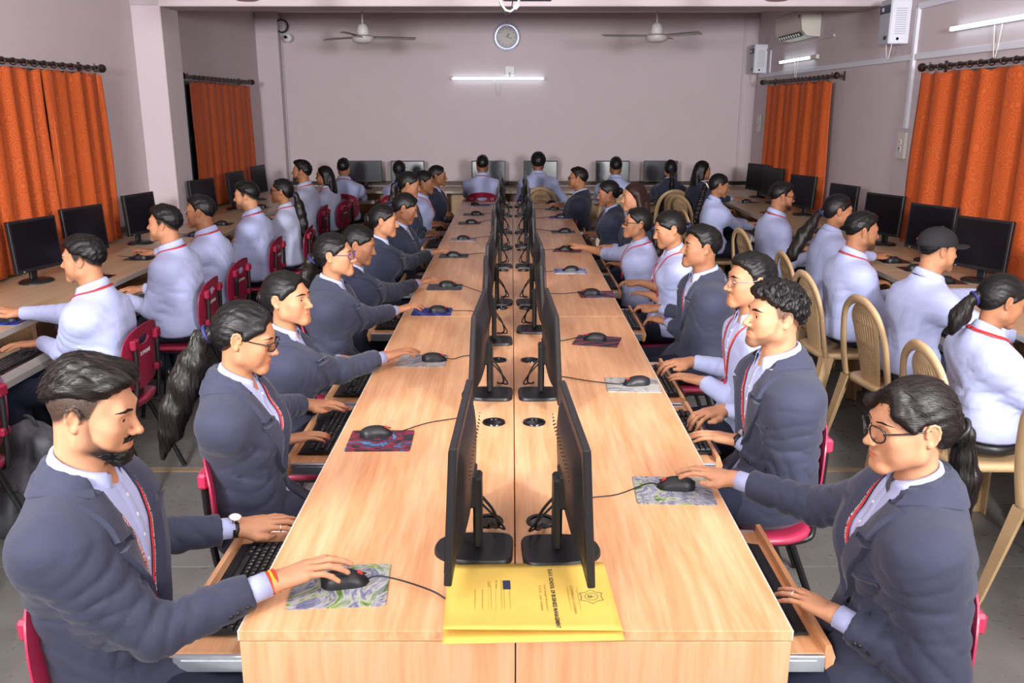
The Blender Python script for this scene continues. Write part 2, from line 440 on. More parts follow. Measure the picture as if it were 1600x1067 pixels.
def curtain(side, y0, y1, ztop, label, seed, amp=.035, nf=7, taper=0, zb=.80, flare=0):
    x = XL+.125 if side < 0 else XR-.125
    rr = random.Random(seed); ph = [rr.uniform(0, 6.28) for _ in range(5)]
    nu, nv = 120, 30; rows_ = []
    W = y1-y0
    for j in range(nv+1):
        v = j/nv; z = ztop-(ztop-zb)*v; row = []
        for i in range(nu+1):
            u = i/nu
            d = amp*(.55+.45*v)*(sin(2*pi*nf*u+ph[0]+.5*sin(3*u+ph[1]))*.7+.35*sin(2*pi*nf*.53*u+ph[2]+v*.6)+.12*sin(2*pi*nf*2.3*u+ph[3]))
            y = y0+W*u+flare*v*(u-.5)+.012*sin(6*v+ph[4])*(1 if u > .95 or u < .05 else 0)
            hd = 0
            if j == 0: hd = .018*abs(sin(pi*nf*1.5*u+ph[2]))-.022
            row.append((d, y-(y0+y1)/2, z+hd))
        rows_.append(row)
    mb = MB().grid(rows_)
    o = mb.build('curtain', M['curtain'], None, True, loc=(x, (y0+y1)/2, 0), fixn=False)
    sm = o.modifiers.new('thick', 'SOLIDIFY'); sm.thickness = .004
    tag(o, label, 'curtain', 'orange scroll-patterned curtains')
    hm = MB().grid([[(p[0]+.004, p[1], p[2]-(0.004 if k == 0 else .028)) for p in rows_[0]] for k in (0, 1)]).build('heading_tape', M['curtain'], o, True, fixn=False)
    return o
ZR = 2.135
rod(-1, 4.7, 7.38, ZR, 'dark curtain rod over the near left window', np.linspace(4.9, 7.3, 19))
rod(-1, 9.25, 11.62, ZR, 'dark curtain rod beyond the left pillar', np.linspace(9.55, 11.45, 15))
rod(1, 9.12, 11.72, ZR, 'dark curtain rod under the split air conditioner', np.linspace(9.35, 11.5, 17))
rod(1, 4.5, 7.18, ZR, 'dark curtain rod over the near right window', np.linspace(4.7, 7.05, 17))
curtain(-1, 4.75, 6.42, 2.10, 'orange scroll curtain at the left edge, its right neighbour across a dark gap', 1, .04, 8, zb=.77)
curtain(-1, 6.47, 7.38, 2.10, 'narrow orange scroll curtain beside the lilac wall before the left pillar', 2, .035, 4, zb=.77, flare=.06)
curtain(-1, 9.38, 11.5, 2.095, 'flat rust orange curtain beyond the left pillar', 3, .016, 9, zb=.77)
curtain(1, 9.28, 11.55, 2.10, 'orange curtain hung under the split air conditioner', 4, .045, 9, zb=.77)
curtain(1, 4.55, 7.2, 2.10, 'bright orange scroll curtain at the right edge', 5, .05, 8, zb=.77, flare=.1)
# trunking / conduit on the walls
def trunk(name, a, b_, wd=.035, th=.018, mat=None):
    a = Vector(a); b_ = Vector(b_); d = b_-a; c = (a+b_)/2
    size = [max(abs(d.x), th), max(abs(d.y), th), max(abs(d.z), wd)]
    if abs(d.z) > .1: size[1] = wd; size[2] = abs(d.z)
    if abs(d.x) > .1: size[2] = wd
    return struct(name, MB().box(c, size, ch=.003), mat or M['lightgrey'])
xr = XR-.01
trunk('trim_2', (xr, 4.0, 2.235), (xr, 12.4, 2.235), .05)
trunk('trim_3', (xr, 7.66, 1.66), (xr, 7.66, 2.62), .05, .03)
trunk('trim_4', (xr, 4.0, 2.63), (xr, 7.66, 2.63), .05)
trunk('trim_5', (xr, 11.9, 2.24), (xr, 11.9, 2.56), .04)
trunk('trim_6', (xr, 9.6, 2.55), (xr, 12.4, 2.55), .03, .018, M['wall'])
trunk('trim_7', (-3.10, YB-.012, .75), (-3.10, YB-.012, 3.0), .007, .010, M['grey_metal'])
trunk('trim_8', (3.14, YB-.01, .75), (3.14, YB-.01, 3.0), .03, .02, M['wall'])
trunk('trim_9', (XL+.3, YB-.03, .80), (XR, YB-.03, .80), .05, .03, M['brass'])
trunk('trim_10', (XL+.02, 3.0, .80), (XL+.02, 11.7, .80), .05, .03, M['brass'])

# ------------------------------------------------------------------ wall and ceiling fittings
def tube_light(loc, rz, ln, label, capside=None):
    t = empty('tube_light', loc, rz, label, 'light', 'wall tube lights')
    MB().box((0, .012, .0), (ln, .024, .03), ch=.004).build('batten', M['lightgrey'], t)
    MB().tube([(-ln/2+.03, -.022, 0), (ln/2-.03, -.022, 0)], .0155, 14).build('tube', M['tube'], t, 40)
    for s in (-1, 1): MB().box((s*(ln/2-.012), -.018, 0), (.03, .036, .036), ch=.004).build('lamp_holder', M['offwhite'], t)
    MB().tube([(-.05+.1*k/10, .0, -.02-.22*sin(pi*k/10)) for k in range(11)], .004, 6).build('cable', M['offwhite'], t, True)
    if capside is not None: MB().box((capside*(ln/2+.09), -.012, 0), (.16, .04, .045), ch=.004).build('end_box', M['offwhite'], t)
tube_light((-.19, YB-.025, 2.205), 0, 1.29, 'glowing tube light on the back wall under the round clock')
tube_light((XR-.025, 10.75, 2.36), R_(-90), 1.2, 'glowing tube light under the split air conditioner', 1)
tube_light((XR-.025, 6.35, 2.40), R_(-90), 1.3, 'glowing tube light above the near right curtain')
# socket box with plug above the back tube
t = empty('wall_socket', (-.03, YB-.02, 2.305), 0, 'small white socket box with a plug above the back wall tube light', 'socket')
MB().box((0, 0, 0), (.13, .04, .13), ch=.006).build('plate', M['white_plastic'], t)
MB().lathe([(.036, 0), (.036, .03), (.03, .038), (.005, .04)], (0, -.02, -.01), 16, 'y').build('plug', M['offwhite'], t, 40, rot=(pi, 0, 0))
MB().tube([(0, -.05, -.02), (0, -.06, -.05), (-.0, -.03, -.09)], .006, 6).build('cord', M['grey_metal'], t, True)
# clock
t = empty('wall_clock', (-.07, YB-.005, 2.745), 0, 'round silver rimmed clock high on the back wall', 'clock')
MB().lathe([(.118, -.03), (.128, -.042), (.16, -.05), (.18, -.04), (.188, -.02), (.188, 0)], n=40, axis='y', capb=False).build('rim', M['clock_ring'], t, True, rot=(0, 0, 0))
MB().lathe([(.001, -.024), (.124, -.024), (.124, 0)], n=40, axis='y', capb=False).build('dial', M['clock_face'], t)
mb = MB()
for k in range(12):
    a = k*pi/6; mb.box((sin(a)*.103, .026, cos(a)*.103), (.006, .002, .016), Matrix.Rotation(a, 3, 'Y'))
mb.build('hour_marks', M['ink'], t)
for nm, a, ln, wd in (('hour_hand', R_(38), .055, .009), ('minute_hand', R_(110), .08, .006)):
    MB().box((sin(a)*ln*.45, .028, cos(a)*ln*.45), (wd, .002, ln), Matrix.Rotation(a, 3, 'Y')).build(nm, M['ink'], t)
for ch in t.children: ch.scale = (1, -1, 1)
for nm, z in (('top_bead', .184), ('bottom_bead', -.184)): MB().lathe([(.001, 0), (.012, .004), (.012, .02), (.001, .024)], (0, -.06, z), 10, 'y').build(nm, M['chrome'], t, True)
# cctv dome camera with its coil of cable
t = empty('security_camera', (-2.98, 12.36, 2.72), 0, 'small white dome camera in the far left corner', 'camera')
MB().lathe([(.001, -.06), (.03, -.055), (.05, -.035), (.058, -.01), (.05, .01), (.001, .012)], (0, 0, 0), 18, 'y').build('housing', M['white_plastic'], t, True, rot=(0, 0, 0))
MB().lathe([(.001, .0), (.02, .0), (.02, .03), (.001, .03)], (.0, -.085, 0), 14, 'y').build('lens', M['black_gloss'], t, 40)
MB().box((0, .11, 0), (.04, .2, .04)).build('mount', M['white_plastic'], t)
mb = MB()
for k, r in enumerate((.085, .075, .08)): mb.tube([(-.09+cos(a)*r, .1-.01*k, .155+sin(a)*r) for a in np.linspace(0, 2*pi, 25)[:-1]], .006, 6, closed=True)
mb.tube([(-.17, .1, .13), (-.4, .1, .13)], .004, 5)
mb.build('cable_coil', M['cable'], t, True)
# ceiling fans
def fan(loc, ang, label, full=True):
    z0 = loc[2]
    t = empty('ceiling_fan', loc, ang, label, 'fan', 'ceiling fans')
    MB().lathe([(.001, -.055), (.06, -.052), (.105, -.035), (.118, -.01), (.118, .015), (.1, .03), (.055, .036)], n=28).build('motor', M['fan'] if full else M['pink_bowl'], t, 50)
    MB().lathe([(.055, .036), (.068, .05), (.062, .10), (.045, .135), (.018, .15)], n=20, capb=False).build('canopy', M['white_plastic'], t, True)
    MB().tube([(0, 0, .12), (0, 0, ZC-z0)], .010, 8).build('down_rod', M['fan'], t, 40)
    MB().lathe([(.02, ZC-z0-.07), (.06, ZC-z0-.03), (.065, ZC-z0)], n=18).build('ceiling_cup', M['white_plastic'], t, True)
    bm_ = MB()
    rws = []
    for k in range(9):
        u = k/8; r = .11+.48*u; wd = .045+.028*u if u < .9 else .06
        rws.append([(r, -wd, .012+.010), (r, 0, .012+.014), (r, wd, .012-.010)])
    bm_.grid(rws); bm_.grid([[(p[0], p[1], p[2]-.004) for p in r_][::-1] for r_ in rws])
    bme = bm_.mesh('blade', M['fan'], True)
    for k in range(3):
        b_ = link('blade', bme, t, rot=(0, 0, 2*pi*k/3))
    return t
fan((-1.60, 10.0, 2.545), R_(22), 'white ceiling fan on a long rod left of the clock')
fan((1.55, 10.0, 2.555), R_(188), 'white ceiling fan on a long rod right of the clock')
fan((-1.69, 6.0, 2.545), R_(-90), 'ceiling fan hub cut off by the top edge, left of the hanging projector', False)
fan((1.69, 6.0, 2.545), R_(-90), 'ceiling fan hub cut off by the top edge, right of the hanging projector', False)
# projector on a ceiling mount
t = empty('projector', (.09, 6.0, 2.505), 0, 'projector hung from the ceiling with dangling cables', 'projector')
MB().box((0, 0, .045), (.34, .26, .085), ch=.015).build('body', M['white_plastic'], t)
MB().box((.01, 0, 0), (.31, .23, .008), ch=.003).build('base_plate', M['navy_panel'], t)
MB().tube([(0, 0, .085), (0, 0, ZC-2.505)], .022, 10).build('mount_pole', M['white_plastic'], t, 40)
MB().tube([(-.14, 0, .05), (-.165, 0, .02), (-.16, 0, -.03), (-.13, 0, -.068), (-.10, .0, -.076), (-.07, 0, -.055), (-.03, 0, .02)], .0075, 8).build('white_cable', M['white_plastic'], t, True)
MB().tube([(-.075, 0, -.058), (-.05, 0, -.032)], .016, 8).build('connector', M['white_plastic'], t, 40)
MB().tube([(-.15, .01, .05), (-.168, .01, -.02), (-.155, .01, -.07), (-.13, .01, -.095), (-.105, .01, -.09), (-.09, .01, -.04), (-.08, .01, .03)], .004, 6).build('black_cable', M['cable'], t, True)
# split air conditioner
def split_ac(loc, ln, label):
    t = empty('air_conditioner', loc, 0, label, 'air conditioner', 'split air conditioners')
    prof = [(0, .15), (-.17, .145), (-.205, .11), (-.215, .02), (-.20, -.08), (-.15, -.135), (-.02, -.15), (0, -.15)]
    MB().prism([(x, -ln/2, z) for x, z in prof], (0, ln, 0)).build('body', M['offwhite'], t, 50)
    MB().box((-.175, 0, -.112), (.05, ln*.80, .03), Matrix.Rotation(R_(48), 3, 'Y')).build('outlet', M['black'], t)
    for k in range(9): MB().box((-.186, -ln*.36+ln*.72*k/8, -.118), (.03, .012, .02), Matrix.Rotation(R_(48), 3, 'Y')).build('vane', M['white_plastic'], t)
    MB().box((-.205, -ln*.40, .03), (.012, .03, .10), Matrix.Rotation(R_(-8), 3, 'Y')).build('display_strip', M['brass'], t)
    return t
split_ac((XR-.005, 10.55, 2.72), .98, 'cream split air conditioner on the right wall beyond the beam')
split_ac((XR-.005, 5.55, 2.82), .95, 'split air conditioner at the top right corner, mostly cut off')
# voltage stabilisers
def stab(loc, sc, label):
    t = empty('voltage_stabiliser', loc, 0, label, 'stabiliser', 'voltage stabiliser boxes')
    MB().box((-.085*sc, .0, 0), (.17*sc, .21*sc, .36*sc), ch=.006).build('casing', M['lightgrey'], t)
    MB().box((-.085*sc, -.108*sc, 0), (.16*sc, .008, .35*sc), ch=.002).build('side_panel', M['lightgrey'], t)
    MB().box((-.173*sc, 0, 0), (.008, .205*sc, .35*sc), ch=.002).build('front_panel', M['grey_metal'], t)
    MB().box((-.179*sc, 0, .10*sc), (.006, .205*sc, .065*sc)).build('display_band', M['navy_panel'], t)
    MB().box((-.183*sc, .04*sc, .10*sc), (.004, .035*sc, .03*sc)).build('meter', M['white_plastic'], t)
    MB().box((-.180*sc, -.05*sc, -.13*sc), (.01, .04*sc, .03*sc)).build('switch', M['black'], t)
    mb = MB()
    for k in range(12): mb.box((-.085*sc, -.1135*sc, (.10-.018*k)*sc), (.09*sc, .004, .006*sc))
    mb.build('vent_slots', M['grey_metal'], t)
    MB().lathe([(.012*sc, 0), (.012*sc, .02), (.004, .024)], (-.10*sc, .112*sc, -.14*sc), 12, 'y').build('knob', M['black'], t, rot=(0, 0, pi), loc=(-.2*sc, 0, 0))
    MB().tube([(-.12*sc+.0*k, -.06*sc+.12*sc*k/12, -.17*sc-.13*sc*sin(pi*k/12)) for k in range(13)], .005, 6).build('cable', M['offwhite'], t, True)
    return t
stab((XR, 7.92, 2.53), 1.0, 'large voltage stabiliser box on the right wall near the beam end')
stab((XR, 12.18, 2.44), 1.0, 'voltage stabiliser box in the far right corner under the air conditioner')
def switchboard(loc, label, sc=1):
    t = empty('switch_board', loc, 0, label, 'switch', 'switch boards on the right wall')
    MB().box((-.012, 0, 0), (.028, .15*sc, .22*sc), ch=.004).build('plate', M['offwhite'], t)
    for z, n_ in ((.03, 'switch'), (-.03, 'socket')): MB().box((-.03, .0, z*sc), (.01, .04*sc, .045*sc), ch=.003).build(n_, M['white_plastic'], t)
    mb = MB()
    for y, z in ((-.01, -.022), (.01, -.022), (0, -.04), (0, .03)): mb.box((-.036, y, z*sc), (.004, .008, .012))
    mb.build('slots', M['black'], t)
switchboard((XR-.005, 7.68, 1.52), 'cream switch board under the white trunking near the right curtain')
switchboard((XR-.005, 12.2, 1.62), 'small switch plate in the far right corner by the orange curtain')
# ------------------------------------------------------------------ central desks
TX0, TX1, TXC = -.59, .605, .0075
ZT = .75
UNIT, Y0 = 2.95, 1.68
TRAYS = [.09+Y0, 1.21+Y0, 1.86+Y0]            # near ends of the three trays of a unit
def slide_tray(parent, x, y, ln, side, name='keyboard_tray', z=.625, inset=.36, mat='wood_top', lip='wood_top'):
    """shelf sliding out on side (+1/-1 in x); x is the outer lip"""
    s = side
    tr = MB().box((x-s*(inset/2), y+ln/2, z), (inset, ln, .018), ch=.002).build('keyboard_tray', M[mat], parent)
    pr = [(x, y-.002, z-.035), (x-s*.012, y-.002, z-.04), (x-s*.02, y-.002, z-.01), (x-s*.018, y-.002, z+.03), (x-s*.006, y-.002, z+.032), (x+s*.006, y-.002, z+.0)]
    MB().prism(pr, (0, ln+.004, 0)).build('tray_lip', M[lip], tr)
    for yy_ in (y-.006, y+ln+.006):
        MB().box((x-s*(inset/2+.005), yy_, z-.012), (inset-.03, .012, .042), ch=.002).box((x-s*(inset/2+.01), yy_-.006, z-.012), (inset-.06, .004, .02)).build('slide_rail', M['steel'], tr)
        MB().box((x-s*.20, yy_, z-.012), (.035, .022, .06), ch=.002).build('rail_bracket', M['steel'], tr)
    return tr
def desk_unit(side, k, label):
    y0 = Y0+UNIT*k; y1 = y0+UNIT-.003
    xa, xb = (TX0, TXC-.0015) if side < 0 else (TXC+.0015, TX1)
    cx = (xa+xb)/2; W = xb-xa
    t = empty('computer_desk', (cx, y0, 0), 0, label, 'desk', 'joined desks of the central row')
    top = MB().box((0, UNIT/2, ZT-.0125), (W, UNIT-.003, .025), ch=.0012).build('desktop', M['wood_top'], t)
    MB().box((side*(W/2+.002)+0, UNIT/2, ZT-.0125), (.004, UNIT-.003, .0245), ch=.001).build('edge_band', M['edge'], top)
    MB().box((0, .0095, (ZT-.0255)/2), (W, .019, ZT-.027), ch=.001).build('end_panel', M['wood_front'], t)
    MB().box((0, UNIT-.012, (ZT-.0255)/2), (W, .018, ZT-.027), ch=.001).build('end_panel', M['wood_front'], t)
    MB().box((-side*(W/2-.03), UNIT/2, .42), (.018, UNIT-.06, .6), ch=.001).build('back_panel', M['wood_side'], t)
    for yp in (1.14, 2.52): MB().box((-side*.03, yp, .35), (W-.12, .018, .70), ch=.001).build('divider', M['wood_side'], t)
    MB().box((side*(W/2-.014), UNIT/2, ZT-.05), (.018, UNIT-.05, .045), ch=.002).build('apron', M['edge'], t)
    for yt in (.09, 1.21, 1.86):
        xo = side*(W/2+.205 if True else 0)
        if side > 0: xo = side*(W/2+.13)
        slide_tray(t, xo, yt, .60, side)
    return t
for k in range(3):
    wh = ('nearest', 'middle', 'farthest')[k]
    desk_unit(-1, k, '%s beech desk in the left half of the central row' % wh)
    desk_unit(1, k, '%s beech desk in the right half of the central row' % wh)
# cable grommets set in the desktops belong to the desks
dk = {}
for o in bpy.data.objects:
    if o.get('category') == 'desk': dk[(o.location.x > 0, round((o.location.y-Y0)/UNIT))] = o
gme = MB().lathe([(.030, .0), (.030, .004), (.040, .005), (.042, 0.001), (.042, 0)], n=20, capb=False)
gme.lathe([(.001, .0012), (.030, .0012)], n=20, capb=False)
gme = gme.mesh('grommet', M['black_gloss'], 40)
for yg in (2.2, 2.98, 3.78, 4.83, 6.0, 6.9, 7.9, 9.1, 9.9):
    for s in (-1, 1):
        k = min(2, int((yg-Y0)/UNIT)); d_ = dk[(s > 0, k)]
        link('grommet', gme, d_, (TXC+s*.072-d_.location.x, yg-d_.location.y, ZT))

# ------------------------------------------------------------------ wall desks
def wall_desk(x0, x1, y0, y1, front, label, trays, group, mat='wood_wall'):
    """front: '+x','-x','-y' side where people sit"""
    t = empty('wall_desk', ((x0+x1)/2, (y0+y1)/2, 0), 0, label, 'desk', group)
    W, D = x1-x0, y1-y0
    top = MB().box((0, 0, ZT-.0125), (W-.003, D-.003, .025), ch=.0015).build('desktop', M[mat], t)
    fx = {'+x': W/2, '-x': -W/2}.get(front)
    if fx is not None:
        s = 1 if fx > 0 else -1
        MB().box((fx+s*.002, 0, ZT-.015), (.006, D-.003, .032), ch=.001).build('edge_band', M['edge_grey'], top)
        for yy_ in (-D/2+.012, D/2-.012): MB().box((-s*.04, yy_, .36), (W-.1, .018, .715), ch=.001).build('end_panel', M['wood_side'], t)
        MB().box((-s*W*.35, 0, .45), (.018, D-.05, .5), ch=.001).build('back_panel', M['wood_side'], t)
        for yt in trays: slide_tray(t, fx+s*.24, yt-(y0+y1)/2-.29, .58, s, mat='wood_wall', lip='edge_grey', z=.622)
    else:
        MB().box((0, -D/2-.002, ZT-.015), (W-.003, .006, .032), ch=.001).build('edge_band', M['edge_grey'], top)
        for xx in (-W/2+.012, W/2-.012): MB().box((xx, .04, .36), (.018, D-.1, .715), ch=.001).build('end_panel', M['wood_side'], t)
        MB().box((0, D*.3, .45), (W-.05, .018, .5), ch=.001).build('back_panel', M['wood_side'], t)
        for xt in trays:
            tr = MB().box((xt-(x0+x1)/2, -D/2-.0, .62), (.58, .34, .018), ch=.002).build('keyboard_tray', M['wood_wall'], t)
            MB().box((xt-(x0+x1)/2, -D/2-.165, .625), (.58, .014, .05), ch=.003).build('tray_lip', M['edge_grey'], tr)
    return t
XLD, XRD, YBD = -2.56, 2.52, 11.86
LW = [3.3, 4.15, 5.3, 6.1, 7.15, 7.9, 9.4]
RW = [2.75, 3.75, 4.75, 5.55, 6.45, 7.35, 8.7, 10.2]
for i, (a, b_) in enumerate(((2.2, 4.75), (4.75, 6.75), (6.75, 8.75), (8.75, 11.84))):
    wall_desk(XL+.01, XLD, a, b_, '+x', '%s maple desk along the left wall' % ('nearest', 'second', 'third', 'farthest')[i], [y for y in LW if a < y-.28 and y+.28 < b_], 'desks along the left wall')
for i, (a, b_) in enumerate(((2.0, 4.1), (4.1, 6.0), (6.0, 7.95), (7.95, 11.84))):
    wall_desk(XRD, XR-.01, a, b_, '-x', '%s maple desk along the right wall' % ('nearest', 'second', 'third', 'farthest')[i], [y for y in RW if a < y-.28 and y+.28 < b_], 'desks along the right wall')
BX = [-2.1, -1.38, -.36, .34, 1.28, 2.0]
for i, (a, b_) in enumerate(((XL+.32, -.9), (-.9, .95), (.95, XR-.01))):
    wall_desk(a, b_, YBD, YB-.02, '-y', '%s maple desk along the back wall' % ('left', 'middle', 'right')[i], [x for x in BX if a < x-.3 and x+.3 < b_], 'desks along the back wall', 'wood_wallx')

# ------------------------------------------------------------------ chairs
def spline(pts, n):
    P = [np.array(p, float) for p in pts]; P = [2*P[0]-P[1]]+P+[2*P[-1]-P[-2]]; out = []
    m = len(P)-3
    for i in range(n+1):
        u = i/n*m; k = min(int(u), m-1); f = u-k; a, b_, c, d = P[k:k+4]
        out.append(tuple(.5*((2*b_)+(-a+c)*f+(2*a-5*b_+4*c-d)*f*f+(-a+3*b_-3*c+d)*f**3)))
    return out
def shell_ring(outer, inner, nseg, nring, zfun, th):
    """a closed slab between two outlines (angle -> (u,v)); zfun(u,v) -> depth"""
    mb = MB(); fr = []; bk = []
    for r in range(nring+1):
        f = r/nring; a_, b_ = [], []
        for k in range(nseg):
            an = 2*pi*k/nseg; o = outer(an); i_ = inner(an)
            u = i_[0]+(o[0]-i_[0])*f; v = i_[1]+(o[1]-i_[1])*f
            d = zfun(u, v); e = th*(1-.55*(f**8)); a_.append((u, d+e/2, v)); b_.append((u, d-e/2, v))
        fr.append(a_); bk.append(b_)
    mb.grid(fr+bk[::-1]+[fr[0]], closed=True)
    return mb
def make_red_chair(matn, label, group):
    """chair facing +y, origin on the floor under the seat centre"""
    t = empty('visitor_chair', (0, 0, 0), 0, label, 'chair', group)
    rows_ = []
    n = 40
    for rr, zz in ((0, .452), (.6, .450), (.88, .453), (.97, .451), (1.0, .440), (.985, .428), (.9, .432), (0, .435)):
        row = []
        for k in range(n):
            a = 2*pi*k/n; ca, sa = cos(a), sin(a)
            p = 4.0; q = (abs(ca)**p+abs(sa)**p)**(-1/p)
            x, y = ca*q*.215*rr, sa*q*.215*rr
            row.append((x, y+.01, zz-(.010*max(0, 1-abs(x)/.2)**2)+(-.016*max(0, y/.2-.6)) + .02*max(0, -y/.2-.5)))
        rows_.append(row)
    MB().grid(rows_, closed=True).build('seat', M[matn], t, True)
    def outer(a):
        ca, sa = cos(a), sin(a); p = 3.2 if sa > 0 else 2.6
        q = (abs(ca)**p+abs(sa)**p)**(-1/p); return (ca*q*.205, .66+sa*q*(.165 if sa > 0 else .155)+.012*(1-abs(ca)))
    inner = lambda a: (cos(a)*.062, .755+sin(a)*.024)
    MB_ = shell_ring(outer, inner, 44, 7, lambda u, v: -.205-.06*(v-.62)+.5*u*u*.9-.028*max(0, (v-.74)/.08)**2*.4, .011)
    bk = MB_.build('backrest', M[matn], t, 60)
    for s in (-1, 1):   # moulded sockets the tubes run into
        MB().box((s*.125, -.225, .755), (.062, .030, .05), ch=.008).build('back_socket', M[matn], bk)
        MB().box((s*.125, -.217, .585), (.058, .026, .035), ch=.007).build('back_socket', M[matn], bk)
    V, F = textmesh('SUPREME', .026, 'CENTER', 1.1, .0006)
    tv = [(v[0], -.2135-.06*(v[1]+.07), .69+v[1]) for v in V]
    MB().add(tv, F).build('embossed_name', M['white_print'], bk)
    for s in (-1, 1):
        MB().tube(spline([(s*.125, -.228, .765), (s*.125, -.222, .60), (s*.135, -.205, .46), (s*.15, -.17, .415), (s*.17, .02, .412), (s*.17, .16, .412)], 22), .0115, 8).build('back_tube', M['tube_black'], t, True)
        MB().tube([(s*.168, .15, .415), (s*.20, .205, .008)], .0125, 8).build('leg', M['tube_black'], t, 40)
        MB().tube([(s*.165, -.12, .415), (s*.205, -.27, .008)], .0125, 8).build('leg', M['tube_black'], t, 40)
    MB().tube([(-.168, .15, .415), (.168, .15, .415)], .010, 6).tube([(-.166, -.12, .41), (.166, -.12, .41)], .010, 6).build('cross_bar', M['tube_black'], t, 40)
    return t
def make_beige_chair(label, group):
    t = empty('plastic_chair', (0, 0, 0), 0, label, 'chair', group)
    rows_ = []
    n = 40
    for rr, zz in ((0, .428), (.7, .430), (.92, .436), (1.0, .430), (1.0, .405), (.97, .404), (.95, .420), (0, .418)):
        row = []
        for k in range(n):
            a = 2*pi*k/n; ca, sa = cos(a), sin(a); p = 5
            q = (abs(ca)**p+abs(sa)**p)**(-1/p); x, y = ca*q*.215*rr, sa*q*.21*rr
            row.append((x*(1.0+.06*y/.2), y, zz-.008*max(0, 1-(x*x+y*y)/.03)))
        rows_.append(row)
    MB().grid(rows_, closed=True).build('seat', M['beige'], t, True)
    # arch frame of the back
    path = spline([(-.205, -.19, .42), (-.205, -.215, .55), (-.195, -.235, .68), (-.155, -.26, .80), (-.075, -.275, .865), (0, -.28, .88), (.075, -.275, .865), (.155, -.26, .80), (.195, -.235, .68), (.205, -.215, .55), (.205, -.19, .42)], 44)
    mb = MB(); rws = []
    for i, p in enumerate(path):
        c = np.array(p); ctr = np.array((0, p[1], .62)); o = c-ctr; o[1] = 0; o /= max(np.linalg.norm(o), 1e-6)
        if p[2] < .62: o = np.array((math.copysign(1, p[0]), 0, 0))
        wd, th = .024, .011
        f = np.array((0, 1, 0))
        rws.append([tuple(c+o*wd*a+f*th*b_) for a, b_ in ((1, -.2), (1, .5), (.7, 1), (-.8, .8), (-1, .2), (-.8, -.6), (.6, -.9))])
    mb.grid(rws, closed=True)
    mb.build('back_frame', M['beige'], t, True)
    # perforated splat: real holes
    nu, nv = 34, 56; rws = []
    for j in range(nv+1):
        v = j/nv; z = .425+v*.445; hw = .085+.045*v if v < .75 else .119-.10*((v-.75)/.25)**2
        y = -.178-.075*v-.03*v*v
        rws.append([(hw*(2*i/nu-1), y-.012*(1-(2*i/nu-1)**2)+.012, z) for i in range(nu+1)])
    vs = [p for r in rws for p in r]; fs = []
    for j in range(nv):
        for i in range(nu):
            hole = 4 < i < nu-4 and ((i % 3 == 1 and j % 2 == 1 and 3 < j < 26) or (i % 3 == 1 and 29 <= j < 48 and j % 20 > 1))
            if not hole: fs.append((j*(nu+1)+i, j*(nu+1)+i+1, (j+1)*(nu+1)+i+1, (j+1)*(nu+1)+i))
    o = MB().add(vs, fs).build('back_splat', M['beige'], t, True, fixn=False)
    sm = o.modifiers.new('thick', 'SOLIDIFY'); sm.thickness = .006
    for sx in (-1, 1):
        for sy in (-1, 1):
            a = Vector((sx*.20, sy*.185, .42)); b_ = Vector((sx*.245, sy*(.235 if sy > 0 else .275), 0))
            rws = []
            for k in range(6):
                u = k/5; c = a+(b_-a)*u; wd = .046-.014*u; th = .012
                rws.append([(c.x+sx*dx*wd, c.y+sy*dy*wd, c.z) for dx, dy in ((.5, .5), (.5, -.9), (.22, -.9), (.22, .22), (-.9, .22), (-.9, .5))])
            mb = MB().grid(rws, closed=True); mb.add(rws[-1], [[0, 1, 2, 3, 4, 5]])
            mb.build('leg', M['beige'], t, 30)
    return t
